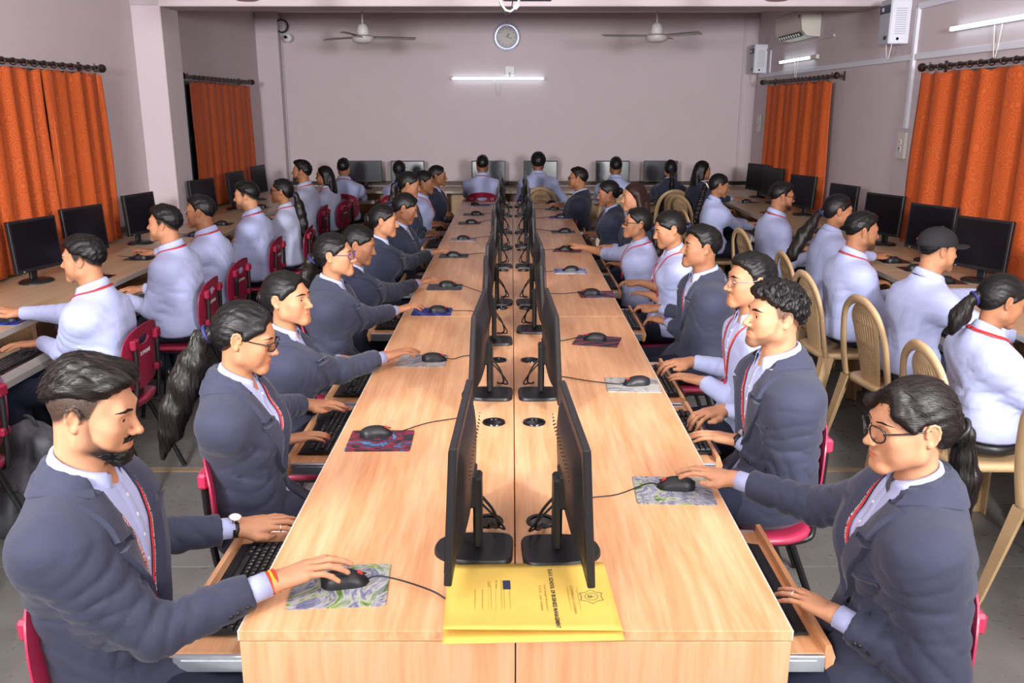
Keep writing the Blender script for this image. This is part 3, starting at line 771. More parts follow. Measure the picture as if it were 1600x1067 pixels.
# ------------------------------------------------------------------ monitors
def make_monitor(w_, h_, zc, scr, base='plate', th=.018, bulge=.028, tilt=3, badge=True):
    """screen faces local +y, origin on the desk under the neck"""
    t = empty('monitor', (0, 0, 0), 0)
    rot = Matrix.Rotation(R_(tilt), 3, 'X')
    def tr(p): return tuple(rot @ Vector(p)+Vector((0, .045, zc)))
    mb = MB().box((0, .045, zc), (w_, th, h_), rot, ch=.003)
    hs = mb.build('housing', M['black'], t)
    # curved bulge on the back
    rws = []
    for j in range(11):
        v = j/10*2-1; row = []
        for i in range(15):
            u = i/14*2-1
            d = bulge*max(0, (1-abs(u)**3.2))**.6*max(0, (1-abs(v)**3.2))**.6
            row.append(tr((u*w_*.43, -th/2+.001-d, v*h_*.42)))
        rws.append(row)
    bl = MB().grid(rws).build('back_cover', M['black'], t, True)
    vm = MB()
    for j in range(4):
        for i in range(16):
            u = -.36+.72*i/15; vm.box(tr((u*w_, -th/2-bulge*.93, h_*(.20+.030*j))), (.004, .002, .0025))
    vm.build('vent_holes', M['black_gloss'], bl)['kind'] = 'stuff'
    MB().box(tr((0, th/2+.0005, .004)), (w_-.034, .003, h_-.040), rot).build('screen', scr, t)
    MB().box(tr((w_*.36, th/2+.001, -h_/2+.008)), (.012, .002, .003), rot).build('power_button', M['lightgrey'], t)
    if badge: MB().box(tr((w_*.33, -th/2-.0015, h_*.36)), (.034, .002, .009), rot).build('badge', M['chrome'], t)
    MB().box((0, .0, (zc-.02)/2+.02), (.06, .022, zc-.02), ch=.006).box((0, .018, zc-.03), (.09, .03, .09), ch=.006).build('neck', M['black'], t)
    if base == 'plate':
        pts = []
        for k in range(48):
            a = 2*pi*k/48; ca, sa = cos(a), sin(a); p = 6 if sa < 0 else 2.4; q = (abs(ca)**p+abs(sa)**p)**(-1/p)
            pts.append((ca*q*.078, sa*q*(.088 if sa < 0 else .112)-.0))
        MB().grid([[(x*s, y*s, z) for x, y in pts] for s, z in ((0, 0), (1, 0), (1, .006), (.965, .012), (.4, .014), (0, .014))], closed=True).build('base', M['black'], t, 35)
    else:
        MB().grid([[(cos(a)*s*.115, sin(a)*s*.095+.02, z) for a in np.linspace(0, 2*pi, 37)[:-1]] for s, z in ((0, 0), (1, 0), (1, .008), (.9, .016), (.35, .024), (0, .024))], closed=True).build('base', M['black'], t, 35)
    return t
mon_a = make_monitor(.508, .335, .2105, M['screen'])
mon_d = make_monitor(.508, .335, .2105, M['screen'])
def mon_cable(t, s):
    cm = MB(); cm.tube(spline([(s*.02, .0, .15), (s*.03, -.035, .10), (s*.05, -.05, .045), (s*.09, -.035, .02), (s*.13, -.02, .012), (s*.155, -.022, .001)], 22), .0038, 6)
    cm.tube(spline([(s*.0, .0, .14), (s*.02, -.045, .08), (s*.06, -.065, .03), (s*.11, -.04, .014), (s*.15, -.03, .001)], 20), .003, 6)
    cm.build('cable', M['cable'], t, True)
mon_cable(mon_a, 1); mon_cable(mon_d, -1)
mon_b = make_monitor(.40, .325, .245, M['screen'], 'round', .03, .03, 4, False)
mon_c = make_monitor(.462, .285, .235, M['screen_dark_blue'])
copies = {}
def place(proto, loc, rz, label, group=None):
    """first call moves the prototype itself, later calls copy it"""
    if proto.name in copies: o = copy_tree(proto)
    else: copies[proto.name] = 1; o = proto
    o.location = loc; o.rotation_euler = (0, 0, rz)
    tag(o, label, None, group); return o
for m_ in (mon_a, mon_b, mon_c, mon_d): m_['category'] = 'monitor'
MYL = [2.04, 3.29, 4.10, 4.96, 6.15, 7.0, 7.88, 9.1, 9.95]
MYR = [2.03, 3.29, 4.32, 4.96, 6.15, 7.1, 7.88, 9.1, 10.0]
rr = random.Random(8)
yawL = [-1.5, -3, 2, -2, 3, -2, 2, -1, 2]; yawR = [3, 2, -3, 2, -2, 3, -2, 1, -2]
for k in range(9):
    if k != 0: pass
    place(mon_a, (TXC-.093, MYL[k], ZT), R_(90+yawL[k]), '%s black monitor in the left line of the central row, screen to the left' % ORD[k], 'monitors back to back along the central row')
    place(mon_d, (TXC+.105, MYR[k], ZT), R_(-90+yawR[k]), '%s black monitor in the right line of the central row, screen to the right' % ORD[k], 'monitors back to back along the central row')
for k, (x, y, a) in enumerate(((-3.10, 4.45, -106), (-3.08, 5.60, -104), (-3.09, 6.30, -106), (-3.08, 7.25, -102), (-3.06, 8.7, -106), (-3.05, 9.75, -98), (-3.08, 10.75, -96))):
    place(mon_b, (x, y, ZT), R_(a), '%s black monitor along the left wall by the curtains' % ORD[k], 'monitors along the left wall')
for k, (x, y, a) in enumerate(((3.07, 4.6, 110), (3.03, 5.62, 116), (3.06, 6.38, 114), (3.05, 7.2, 112), (3.05, 8.1, 106), (3.03, 9.2, 110), (3.06, 10.35, 104), (3.06, 11.05, 110))):
    place(mon_b, (x, y, ZT), R_(a), '%s black monitor along the right wall by the curtains' % ORD[k], 'monitors along the right wall')
nmB = ['facing the short haired man on a maroon chair', 'facing the woman with a thick ponytail', 'facing the man in a purple lanyard', 'facing the man with bushy hair', 'facing the half hidden man', 'facing the woman with a long plait']
for k, x in enumerate((-2.0, -1.42, -.32, .39, 1.37, 2.02)):
    place(mon_c, (x, 12.26, ZT), R_(180), 'dark monitor on the back wall desk '+nmB[k], 'monitors on the back wall desk')

# ------------------------------------------------------------------ keyboards
keys = []                      # (x, y, w, legend) long axis = local x, user on the -y side
U = .0192
def row(y, spec, x0):
    x = x0
    for wd, ch in spec:
        if ch is not None: keys.append((x+wd*U/2, y, wd*U-.0024, ch))
        x += wd*U
XK = -.212
row(.050, [(1, 'E'), (.6, None)]+[(1, c) for c in 'FFFF']+[(.4, None)]+[(1, c) for c in 'FFFF']+[(.4, None)]+[(1, c) for c in 'FFFF']+[(.3, None)]+[(1, c) for c in 'PSB'], XK)
row(.026, [(1, c) for c in '`1234567890-=']+[(2, '<')]+[(.3, None)]+[(1, c) for c in 'IHU']+[(.3, None)]+[(1, c) for c in 'N/*-'], XK)
row(.007, [(1.5, 'T')]+[(1, c) for c in 'QWERTYUIOP[]']+[(1.5, '|')]+[(.3, None)]+[(1, c) for c in 'DED']+[(.3, None)]+[(1, c) for c in '789+'], XK)
row(-.012, [(1.75, 'C')]+[(1, c) for c in "ASDFGHJKL;'"]+[(2.25, 'E')]+[(3.6, None)]+[(1, c) for c in '456'], XK)
row(-.031, [(2.25, 'S')]+[(1, c) for c in 'ZXCVBNM,./']+[(2.75, 'S')]+[(1.3, None), (1, '^'), (1.3, None)]+[(1, c) for c in '123E'], XK)
row(-.050, [(1.25, 'C'), (1.25, 'W'), (1.25, 'A'), (6.25, ' '), (1.25, 'A'), (1.25, 'W'), (1.25, 'M'), (1.25, 'C'), (.3, None), (1, '<'), (1, 'v'), (1, '>'), (.3, None), (2, '0'), (1, '.')], XK)
kmesh = {}
def keymesh(w_):
    k = round(w_, 4)
    if k not in kmesh:
        h = U-.0024; mb = MB(); a = [(sx*w_/2, sy*h/2, 0) for sx, sy in ((-1, -1), (1, -1), (1, 1), (-1, 1))]
        b_ = [(x*.82, y*.80, .0062) for x, y, z in a]; mb.add(a+b_, [(4, 5, 6, 7)]+[(i, (i+1) % 4, 4+(i+1) % 4, 4+i) for i in range(4)])
        kmesh[k] = mb.mesh('key', M['key'])
    return kmesh[k]
gl = {}
def glyph(c):
    if c not in gl: gl[c] = textmesh(c, .0085, 'CENTER')
    return gl[c]
leg = MB()
for (x, y, w_, c) in keys:
    if c.strip():
        V, F = glyph(c); leg.add([(v[0]+x-.002, v[1]+y+.002, .0215) for v in V], F)
legm = leg.mesh('key_legends', M['white_print'], fixn=False)
pr = [(-.068, .004), (-.068, .010), (-.050, .0125), (.060, .0165), (.072, .014), (.074, .004)]
kb_base = MB().prism([(-.222, y, z) for y, z in pr], (.444, 0, 0)).mesh('case', M['black'])
pw = [(-.098, .002), (-.094, .008), (-.068, .0115), (-.068, .002)]
kb_rest = MB().prism([(-.218, y, z) for y, z in pw], (.436, 0, 0)).mesh('palm_rest', M['black'])
kb_led = MB()
for i in range(3): kb_led.box((.15+.018*i, .0625, .0168), (.006, .003, .001))
kb_led = kb_led.mesh('status_lights', M['white_print'])
kj = MB()
for (x, y, w_, c) in keys:
    h = U-.0024; a = [(x+sx*w_/2, y+sy*h/2, .0148) for sx, sy in ((-1, -1), (1, -1), (1, 1), (-1, 1))]
    b_ = [(x+(p[0]-x)*.82, y+(p[1]-y)*.8, .021) for p in a]; kj.add(a+b_, [(4, 5, 6, 7)]+[(i, (i+1) % 4, 4+(i+1) % 4, 4+i) for i in range(4)])
kjm = kj.mesh('keys', M['key'])
def keyboard(loc, rz, label, fine, group):
    t = empty('keyboard', loc, rz, label, 'keyboard', group)
    c = link('case', kb_base, t); link('palm_rest', kb_rest, t); link('status_lights', kb_led, t)
    if fine:
        for (x, y, w_, ch) in keys: link('key', keymesh(w_), t, (x, y, .0150))
        link('key_legends', legm, t)
    else:
        link('keys', kjm, t)['kind'] = 'stuff'
    return t
ZK = .635
for k in range(9):
    u, j = divmod(k, 3); yt = Y0+UNIT*u+(.09, 1.21, 1.86)[j]
    keyboard((-.672, yt+.285, ZK), R_(-90), '%s black keyboard on the left pull-out trays of the central row' % ORD[k], k < 3, 'keyboards on the central trays')
    keyboard((.605 if k == 0 else .655, yt+.285, ZK), R_(90), '%s black keyboard on the right pull-out trays of the central row' % ORD[k], k < 3, 'keyboards on the central trays')
for k, y in enumerate(LW): keyboard((XLD+.12, y, .632), R_(90), '%s black keyboard on a tray along the left wall' % ORD[k], k == 1, 'keyboards along the left wall')
for k, y in enumerate(RW): keyboard((XRD-.12, y, .632), R_(-90), '%s black keyboard on a tray along the right wall' % ORD[k], False, 'keyboards along the right wall')
for k, x in enumerate(BX): keyboard((x, YBD-.06, .630), 0, 'black keyboard on the back wall desk '+nmB[k], False, 'keyboards along the back wall')

# ------------------------------------------------------------------ mice and mats
mp = []
for k in range(13):
    v = k/12; y = -.056+.112*v
    hw = .029*(1-abs(2*v-1)**3.4)**.5*(.92+.14*abs(2*v-1)) if 0 < v < 1 else .006
    hh = .037*max(0.10, (1-abs((v-.42)/.62)**2.4))
    mp.append([(hw*cos(a), y, max(0, hh*sin(a)**.8 if sin(a) > 0 else 0)) for a in np.linspace(0, pi, 15)]+[(hw*.9*cos(a), y, 0) for a in np.linspace(pi, 0, 6)[1:-1]])
mbm = MB().grid(mp, closed=True); mbm.add(mp[0], [list(range(len(mp[0])))]); mbm.add(mp[-1], [list(range(len(mp[-1])))])
mouse_body = mbm.mesh('body', M['black'], 50)
mouse_wheel = MB().lathe([(.001, -.003), (.0075, -.003), (.0075, .003), (.001, .003)], (0, 0, 0), 14).mesh('scroll_wheel', M['red_print'], 40)
mouse_seam = MB().box((0, .034, .0265), (.0012, .036, .004), Matrix.Rotation(R_(-18), 3, 'X')).mesh('button_seam', M['black_gloss'])
def mouse(loc, rz, label, group, cable):
    t = empty('mouse', loc, rz, label, 'mouse', group)
    b_ = link('body', mouse_body, t); link('button_seam', mouse_seam, b_)
    link('scroll_wheel', mouse_wheel, t, (0, .034, .0225), (0, pi/2, 0))
    if cable: MB().tube(spline(cable, 18), .0022, 6).build('cable', M['cable'], t, True)
    return t
def pad(x, y, rz, w_, d_, mat, label, group='printed mouse mats'):
    pts = []
    for cx, cy, a0 in ((1, 1, 0), (-1, 1, 90), (-1, -1, 180), (1, -1, 270)):
        for q in range(4):
            a = R_(a0+30*q); pts.append((cx*(w_/2-.008)+.008*cos(a), cy*(d_/2-.008)+.008*sin(a), 0))
    mb = MB().prism(pts, (0, 0, .0028))
    o = mb.build('mouse_mat', mat, None, loc=(x, y, ZT+.0002), rot=(0, 0, rz))
    return tag(o, label, 'mouse mat', group)
GARDEN = [(.03, .03, .035), (.05, .06, .06), (.15, .26, .04), (.42, .40, .36), (.06, .08, .20), (.40, .38, .34), (.05, .05, .06), (.36, .36, .42)]
REDB = [(.012, .012, .018), (.02, .022, .035), (.02, .02, .03), (.34, .02, .04), (.02, .025, .05), (.10, .22, .45), (.02, .03, .06)]
BLU = [(.006, .008, .06), (.012, .02, .19), (.02, .03, .30), (.1, .2, .55)]
GRY = [(.05, .05, .055), (.22, .21, .20), (.45, .42, .38), (.10, .11, .20), (.5, .5, .52)]
DRK = [(.01, .01, .014), (.03, .03, .04), (.12, .12, .13), (.05, .06, .12)]
RDK = [(.01, .01, .012), (.02, .02, .03), (.05, .05, .08), (.55, .02, .02)]
MAR = [(.035, .018, .02), (.06, .03, .035), (.04, .025, .03), (.09, .05, .05)]
WHB = [(.02, .04, .32), (.04, .10, .5), (.6, .62, .66), (.01, .02, .22)]
padL = [(-.405, 1.865, 4, GARDEN, 'grey and green printed mouse mat under the bearded man\'s hand'), (-.445, 2.80, 1, REDB, 'black mouse mat with red and blue streaks beside the woman with the long ponytail'),
        (-.40, 3.77, 0, GRY, 'pale grey mouse mat under the hand with an orange wrist thread'), (-.44, 4.74, 0, BLU, 'deep blue mouse mat under the hand of the woman in purple glasses'),
        (-.42, 5.42, 0, DRK, 'dark mouse mat under the hand with a red bangle'), (-.44, 6.61, 0, DRK, 'black mouse mat, sixth from the front on the left half'), (-.41, 7.46, 0, GRY, 'grey mouse mat, seventh from the front on the left half'),
        (-.41, 8.55, 0, MAR, 'brown mouse mat, eighth from the front on the left half'), (-.40, 9.25, 0, MAR, 'brown mouse mat, ninth from the front on the left half'), (-.36, 10.15, 0, BLU, 'blue mouse mat at the far left end of the central row')]
padR = [(.475, 2.40, -3, GARDEN, 'grey and green printed mouse mat under the hand of the woman in round glasses'), (.49, 3.42, -2, GRY, 'grey mouse mat with a blue corner on the right half'), (.41, 4.11, -14, RDK, 'black mouse mat with a red figure, turned askew on the right half'),
        (.51, 5.20, 3, REDB, 'dark mouse mat with red script before the man with a moustache'), (.40, 5.98, 0, WHB, 'blue and white mouse mat, fifth from the front on the right half'), (.44, 6.88, -12, RDK, 'black and red mouse mat under the hand of the woman in rolled sleeves'),
        (.46, 7.92, 0, DRK, 'dark mouse mat, seventh from the front on the right half'), (.49, 9.0, -10, BLU, 'blue mouse mat, eighth from the front on the right half'), (.47, 9.72, 0, DRK, 'dark mat under the hand of the suited man with glasses'), (.50, 10.35, 0, DRK, 'dark mat at the far right end of the central row')]
mouseL = [(-.395, 1.872, 12), (-.465, 2.845, 20), (-.345, 3.77, 5), (-.40, 4.73, 5), (-.40, 5.44, 5), (-.44, 6.60, 8), (-.41, 7.46, 20), (-.39, 8.55, 10), (-.37, 9.25, 10), (-.42, 10.13, -30)]
mouseR = [(.485, 2.415, 8), (.505, 3.42, -10), (.40, 4.13, 12), (.47, 5.20, 10), (.40, 5.98, -5), (.42, 6.89, 0), (.47, 7.92, 5), (.49, 9.0, 5), (.46, 9.72, 0), (.46, 10.35, 40)]
for side, pads, ms, mys in ((-1, padL, mouseL, MYL), (1, padR, mouseR, MYR)):
    for k, (x, y, a, cols, lab) in enumerate(pads):
        pad(x, y, R_(a), .215 if k else .225, .19, padmat('mat_print_%d_%d' % (side+1, k), cols, k+3*(side+1), k % 2, .4*k), lab)
        mx, my, ang = ms[k]
        rz = (-pi/2 if side < 0 else pi/2)+R_(ang)*(1 if side < 0 else -1)
        c, s_ = cos(rz), sin(rz)
        ym = min(mys, key=lambda q: abs(q-my)); tgt = (TXC+side*.16, ym+(-.24 if my < ym else .24), 0)
        dx, dy = tgt[0]-mx, tgt[1]-my; lx, ly = dx*c+dy*s_, -dx*s_+dy*c
        cab = [(0, .055, .008), (.004, .085, .012 if k == 0 and side < 0 else .006), (lx*.45-.012, .085+(ly-.085)*.4, .012 if k < 1 else .004), (lx*.8+.006, .085+(ly-.085)*.8, .016 if k < 1 else .004), (lx, ly, .004)]
        mouse((mx, my, ZT+.003), rz, '%s black mouse on the mats of the %s half of the central row' % (ORD[k], 'left' if side < 0 else 'right'), 'black mice on the central row', cab)
for k, (x, y) in enumerate(((-2.80, 3.6), (-2.66, 4.52), (-2.75, 5.75), (-2.76, 6.50), (-2.78, 7.7), (-2.78, 8.45), (-2.8, 9.9))):
    pad(x, y, 0, .2, .18, M['screen_dark_blue'] if k != 1 else padmat('mat_blue_wall', BLU, 4), '%s dark mouse mat on the left wall desks' % ORD[k] if k != 1 else 'blue mouse mat under the far hand of the man nearest the left edge', 'mouse mats along the left wall')
    mouse((x, y, ZT+.003), pi/2, '%s black mouse on the left wall desks' % ORD[k], 'black mice along the left wall', spline([(0, .055, .008), (.05, .12, .004), (.08, .2, .003)], 8))
for k, (x, y) in enumerate(((2.75, 3.3), (2.75, 4.2), (2.80, 5.60), (2.80, 6.05), (2.78, 6.37), (2.78, 7.9), (2.74, 9.4), (2.76, 10.46))):
    pad(x, y, 0, .2, .18, M['screen_dark_blue'], '%s dark mouse mat on the right wall desks' % ORD[k], 'mouse mats along the right wall')
    mouse((x, y, ZT+.003), -pi/2, '%s black mouse on the right wall desks' % ORD[k], 'black mice along the right wall', spline([(0, .055, .008), (.03, .12, .004), (-.05, .2, .003)], 8))

# ------------------------------------------------------------------ yellow card folder on the near end of the row
t = empty('folder', (.04, 1.812, ZT+.002), R_(2), 'yellow card folder with printed school name, lying under the two nearest monitors', 'folder')
FW, FH = .385, .30
def fgrid(z0, curl, off):
    rws = []
    for j in range(13):
        v = j/12; y = -FH/2+FH*v
        rws.append([(-FW/2+FW*i/16+.0*v, y-off, z0+curl*max(0, 1-v*2.4)**2*(1-.75*i/16)) for i in range(17)])
    return rws
o = MB().grid(fgrid(.0002, 0, .026)).build('back_cover', M['yellow'], t, True, fixn=False); sm = o.modifiers.new('thick', 'SOLIDIFY'); sm.thickness = .0012; sm.offset = 1
o = MB().grid(fgrid(.0028, .016, 0)).build('front_cover', M['yellow'], t, True, fixn=False); sm = o.modifiers.new('thick', 'SOLIDIFY'); sm.thickness = .0012; sm.offset = 1
fcov = o
def fz(x, y): return .0028+.0012+.0007+.016*max(0, 1-((y+FH/2)/FH)*2.4)**2*(1-.75*(x+FW/2)/FW)
def ftext(txt, size, x, y, mat, bold=0, sp=1.0, name='printed_line', al='CENTER'):
    """text runs towards the viewer (local -y), tops to +x"""
    V, F = textmesh(txt, size, al, sp, bold)
    MB().add([(x+v[1], y-v[0], fz(x+v[1], y-v[0])) for v in V], F).build(name, mat, fcov)
ftext('D.A.V. SCHOOL OF BUSINESS MANAGEMENT', .0130, .055, -.012, M['ink'], .0004, 1.0, 'printed_title')
ftext('Unit-8, Nayapalli, Bhubaneswar-12', .0085, .038, -.01, M['ink_soft'])
ftext('Ph. & Fax :  E-mail : info@dsbm', .0085, .026, -.01, M['ink_soft'])
ftext('Committed to Excellence', .0125, .100, -.02, M['ink_soft'], 0, .95)
ftext('File Name  ................................................', .0095, -.075, -.0, M['ink_soft'])
ftext('Subject  ......................................', .0095, -.092, .01, M['ink_soft'])
def fline(x0, y0, x1, y1, mat, wd=.0009, z=.0046):
    a, b_ = Vector((x0, y0, z)), Vector((x1, y1, z)); d = (b_-a)
    rot = Matrix.Rotation(math.atan2(d.y, d.x), 3, 'Z')
    return ((a+b_)/2, (d.length, wd, .0003), rot)
mb = MB()
for l in ((-.064, .075, -.064, -.10), (-.088, .05, -.088, -.10), (-.045, .03, -.045, -.075), (-.058, .03, -.058, -.075), (-.045, -.075, -.058, -.075), (.112, .035, .112, -.075), (.090, .035, .090, -.075)): mb.box(*fline(*l, 0))
for x, y in ((-.108, -.0), (-.125, .0)):
    for k in range(18): mb.box((x, .03-.006*k, .0046), (.002, .004, .0003))
mb.build('ruled_lines', M['ink_soft'], fcov)
MB().box((-.051, .05, .0046), (.018, .04, .0004)).build('file_number_tab', M['navy_panel'], fcov)
ftext('FILE NO.', .0085, -.051, .05, M['white_print'], .0002)
# emblem: six pointed outline with an open book ring
mb = MB(); pts = []
cx, cy = .142, -.008
for k in range(12):
    a = pi/2+k*pi/6; r = .030 if k % 2 == 0 else .022; pts.append((cx+cos(a)*r, cy+sin(a)*r))
for k in range(12): mb.box(*fline(*pts[k], *pts[(k+1) % 12], 0, .0011))
for k in range(16):
    a, b_ = 2*pi*k/16, 2*pi*(k+1)/16; mb.box(*fline(cx+cos(a)*.015, cy+sin(a)*.015, cx+cos(b_)*.015, cy+sin(b_)*.015, 0))
mb.box(*fline(cx-.009, cy, cx+.009, cy, 0, .0014)); mb.box(*fline(cx, cy-.006, cx, cy+.006, 0, .0014))
mb.build('emblem', M['ink'], fcov)
ftext('DAV', .009, cx-.006, cy, M['ink'])
MB().lathe([(.0001, .0), (.003, 0)], (FW/2-.045, FH/2-.012, .0045), 10, capb=False).build('eyelet', M['ink'], fcov)
# ------------------------------------------------------------------ distance-field modeller for bodies, hair and clothes
def rc(a, b_, ra, rb):
    a = np.array(a, F32); b_ = np.array(b_, F32); d = b_-a; L2 = float(d@d)+1e-9
    def f(P):
        q = P-a; t = np.clip((q@d)/L2, 0, 1)
        return np.sqrt(((q-t[..., None]*d)**2).sum(-1))-(ra+(rb-ra)*t)
    return f
def el(c, r, Rm=None):
    c = np.array(c, F32); r = np.array(r, F32); i1 = 1/r; i2 = 1/(r*r)
    def f(P):
        q = P-c
        if Rm is not None: q = q@Rm
        k0 = np.sqrt(((q*i1)**2).sum(-1)); k1 = np.sqrt(((q*i2)**2).sum(-1))+1e-6
        return k0*(k0-1)/k1
    return f
def plane(p, n):
    p = np.array(p, F32); n = np.array(n, F32); n = n/np.linalg.norm(n)
    return lambda P: (P-p)@n
def xf(f, H, Rm, s):
    H = np.array(H, F32); Rm = np.array(Rm, F32)
    return lambda P: f(((P-H)@Rm)/s)*s
def comb(d, v, op, k):
    if op == 'u':
        if k <= 0: return np.minimum(d, v)
        h = np.maximum(k-np.abs(d-v), 0)/k; return np.minimum(d, v)-h*h*k*.25
    if op == 's': v = -v
    if op == 'n': return d+v
    if k <= 0: return np.maximum(d, v)
    h = np.maximum(k-np.abs(d-v), 0)/k; return np.maximum(d, v)+h*h*k*.25
def evalp(prims, P):
    d = np.full(P.shape[:-1], 9., F32)
    for f, op, k in prims: d = comb(d, f(P), op, k)
    return d
def lines(lo, hi, coarse, fine):
    g = [lo]; x = lo
    while x < hi:
        st = coarse
        for a, b_, s in fine:
            if a-1e-6 <= x <= b_: st = min(st, s)
            elif x < a: 
                if a-x < st and a-x > 1e-5: st = min(st, max(s, a-x))
        x += st; g.append(x)
    n = (-len(g)) % 8
    for _ in range(n): x += coarse; g.append(x)
    return np.array(g, F32)
def polygonise(prims, gx, gy, gz):
    nx, ny, nz = len(gx), len(gy), len(gz); B = 8
    bx, by, bz = nx//B, ny//B, nz//B
    def ext(g): q = g.reshape(-1, B); lo = q[:, 0]; hi = q[:, -1]; return (lo+hi)/2, (hi-lo)/2
    (cx, hx), (cy, hy), (cz, hz) = ext(gx), ext(gy), ext(gz)
    C = np.stack(np.meshgrid(cx, cy, cz, indexing='ij'), -1).reshape(-1, 3).astype(F32)
    Hh = np.stack(np.meshgrid(hx, hy, hz, indexing='ij'), -1).reshape(-1, 3); hd = np.sqrt((Hh**2).sum(-1)).astype(F32)
    d = np.full(len(C), 9., F32); vals = []
    for f, op, k in prims:
        v = f(C); vals.append(v); d = comb(d, v, op, k)
    act = np.abs(d) < hd*1.35+.016
    ids = np.nonzero(act)[0]
    ix, r_ = np.divmod(ids, by*bz); iy, iz = np.divmod(r_, bz)
    GX = gx.reshape(-1, B)[ix][:, :, None, None]; GY = gy.reshape(-1, B)[iy][:, None, :, None]; GZ = gz.reshape(-1, B)[iz][:, None, None, :]
    n = len(ids); P = np.empty((n, B, B, B, 3), F32); P[..., 0] = GX; P[..., 1] = GY; P[..., 2] = GZ
    P = P.reshape(n, B**3, 3); D = np.full((n, B**3), 9., F32)
    for (f, op, k), v in zip(prims, vals):
        va = v[ids]; h = hd[ids]*1.35+k+.016
        if op == 'u': sel = va < h
        elif op == 's': sel = va < h
        elif op == 'i': sel = va > -h
        else: sel = np.ones(n, bool)
        if sel.all(): D = comb(D, f(P), op, k)
        elif sel.any(): D[sel] = comb(D[sel], f(P[sel]), op, k)
    V = np.where(d < 0, F32(-1), F32(1)).reshape(bx, by, bz)
    V = np.repeat(np.repeat(np.repeat(V, B, 0), B, 1), B, 2)
    V6 = V.reshape(bx, B, by, B, bz, B); V6[ix, :, iy, :, iz, :] = D.reshape(n, B, B, B)
    V = V6.reshape(nx, ny, nz)
    V[0] = 1; V[-1] = 1; V[:, 0] = 1; V[:, -1] = 1; V[:, :, 0] = 1; V[:, :, -1] = 1
    I = V < 0
    s = np.zeros((nx-1, ny-1, nz-1), np.int8)
    for a in (0, 1):
        for b_ in (0, 1):
            for c in (0, 1): s += I[a:nx-1+a, b_:ny-1+b_, c:nz-1+c]
    cells = np.argwhere((s > 0) & (s < 8)); m = len(cells)
    cid = np.full((nx-1, ny-1, nz-1), -1, np.int32); ci, cj, ck = cells.T; cid[ci, cj, ck] = np.arange(m)
    acc = np.zeros((m, 3), F32); cnt = np.zeros(m, F32)
    G = (gx, gy, gz); base = (ci, cj, ck)
    for ax in range(3):
        o1, o2 = [q for q in range(3) if q != ax]
        for u in (0, 1):
            for w_ in (0, 1):
                a = [ci, cj, ck]; a[o1] = a[o1]+u; a[o2] = a[o2]+w_
                b_ = list(a); b_[ax] = b_[ax]+1
                v0 = V[a[0], a[1], a[2]]; v1 = V[b_[0], b_[1], b_[2]]; cr = (v0 < 0) != (v1 < 0)
                t = np.where(cr, v0/np.where(cr, v0-v1, 1), 0); p = np.empty((m, 3), F32)
                p[:, ax] = G[ax][a[ax]]*(1-t)+G[ax][b_[ax]]*t; p[:, o1] = G[o1][a[o1]]; p[:, o2] = G[o2][a[o2]]
                acc[cr] += p[cr]; cnt += cr
    X = acc/cnt[:, None]
    Q = []
    for ax in range(3):
        o1, o2 = (ax+1) % 3, (ax+2) % 3
        sl0 = [slice(None)]*3; sl1 = [slice(None)]*3; sl0[ax] = slice(0, -1); sl1[ax] = slice(1, None)
        A = I[tuple(sl0)]; Bb = I[tuple(sl1)]
        e = np.argwhere(A != Bb)
        e = e[(e[:, o1] > 0) & (e[:, o2] > 0) & (e[:, o1] < (nx, ny, nz)[o1]-1) & (e[:, o2] < (nx, ny, nz)[o2]-1)]
        def g(du, dv):
            c = e.copy(); c[:, o1] -= du; c[:, o2] -= dv; return cid[c[:, 0], c[:, 1], c[:, 2]]
        q = np.stack([g(1, 1), g(0, 1), g(0, 0), g(1, 0)], 1)
        fl_ = ~A[e[:, 0], e[:, 1], e[:, 2]]
        q[fl_] = q[fl_][:, ::-1]; Q.append(q)
    Q = np.concatenate(Q); Q = Q[(Q >= 0).all(1)]
    return X, Q
def relax(X, Q, it=1):
    """one light Laplacian pass takes the last stair-steps off"""
    n = len(X)
    for _ in range(it):
        A = np.zeros((n, 3), F32); c = np.zeros(n, F32)
        for a, b_ in ((0, 1), (1, 2), (2, 3), (3, 0)):
            np.add.at(A, Q[:, a], X[Q[:, b_]]); np.add.at(c, Q[:, a], 1)
        X = X*.5+.5*A/np.maximum(c, 1)[:, None]
    return X
_rn = np.random.RandomState(5)
_K = [(_rn.normal(size=3).astype(F32), float(_rn.uniform(0, 6.28))) for _ in range(14)]
def fnoise(P, fr, n0=0):
    """smooth signed noise about +-1, wavelength ~ 2pi/fr"""
    o = 0
    wv = np.sin(P[..., 1]*fr*.6+1.3+n0)*.8
    for i in range(5):
        k, p = _K[(i+n0) % 14]; kk = k/np.linalg.norm(k)*fr*(.7+.18*i)
        o = o+np.sin(P@kk+p+n0*1.7+wv)
    return o/2.6
def nrm(v): v = np.array(v, float); return v/max(np.linalg.norm(v), 1e-9)
def rotz(a): c, s = cos(a), sin(a); return np.array(((c, -s, 0), (s, c, 0), (0, 0, 1)))
def rotx(a): c, s = cos(a), sin(a); return np.array(((1, 0, 0), (0, c, -s), (0, s, c)))
def roty(a): c, s = cos(a), sin(a); return np.array(((c, 0, s), (0, 1, 0), (-s, 0, c)))

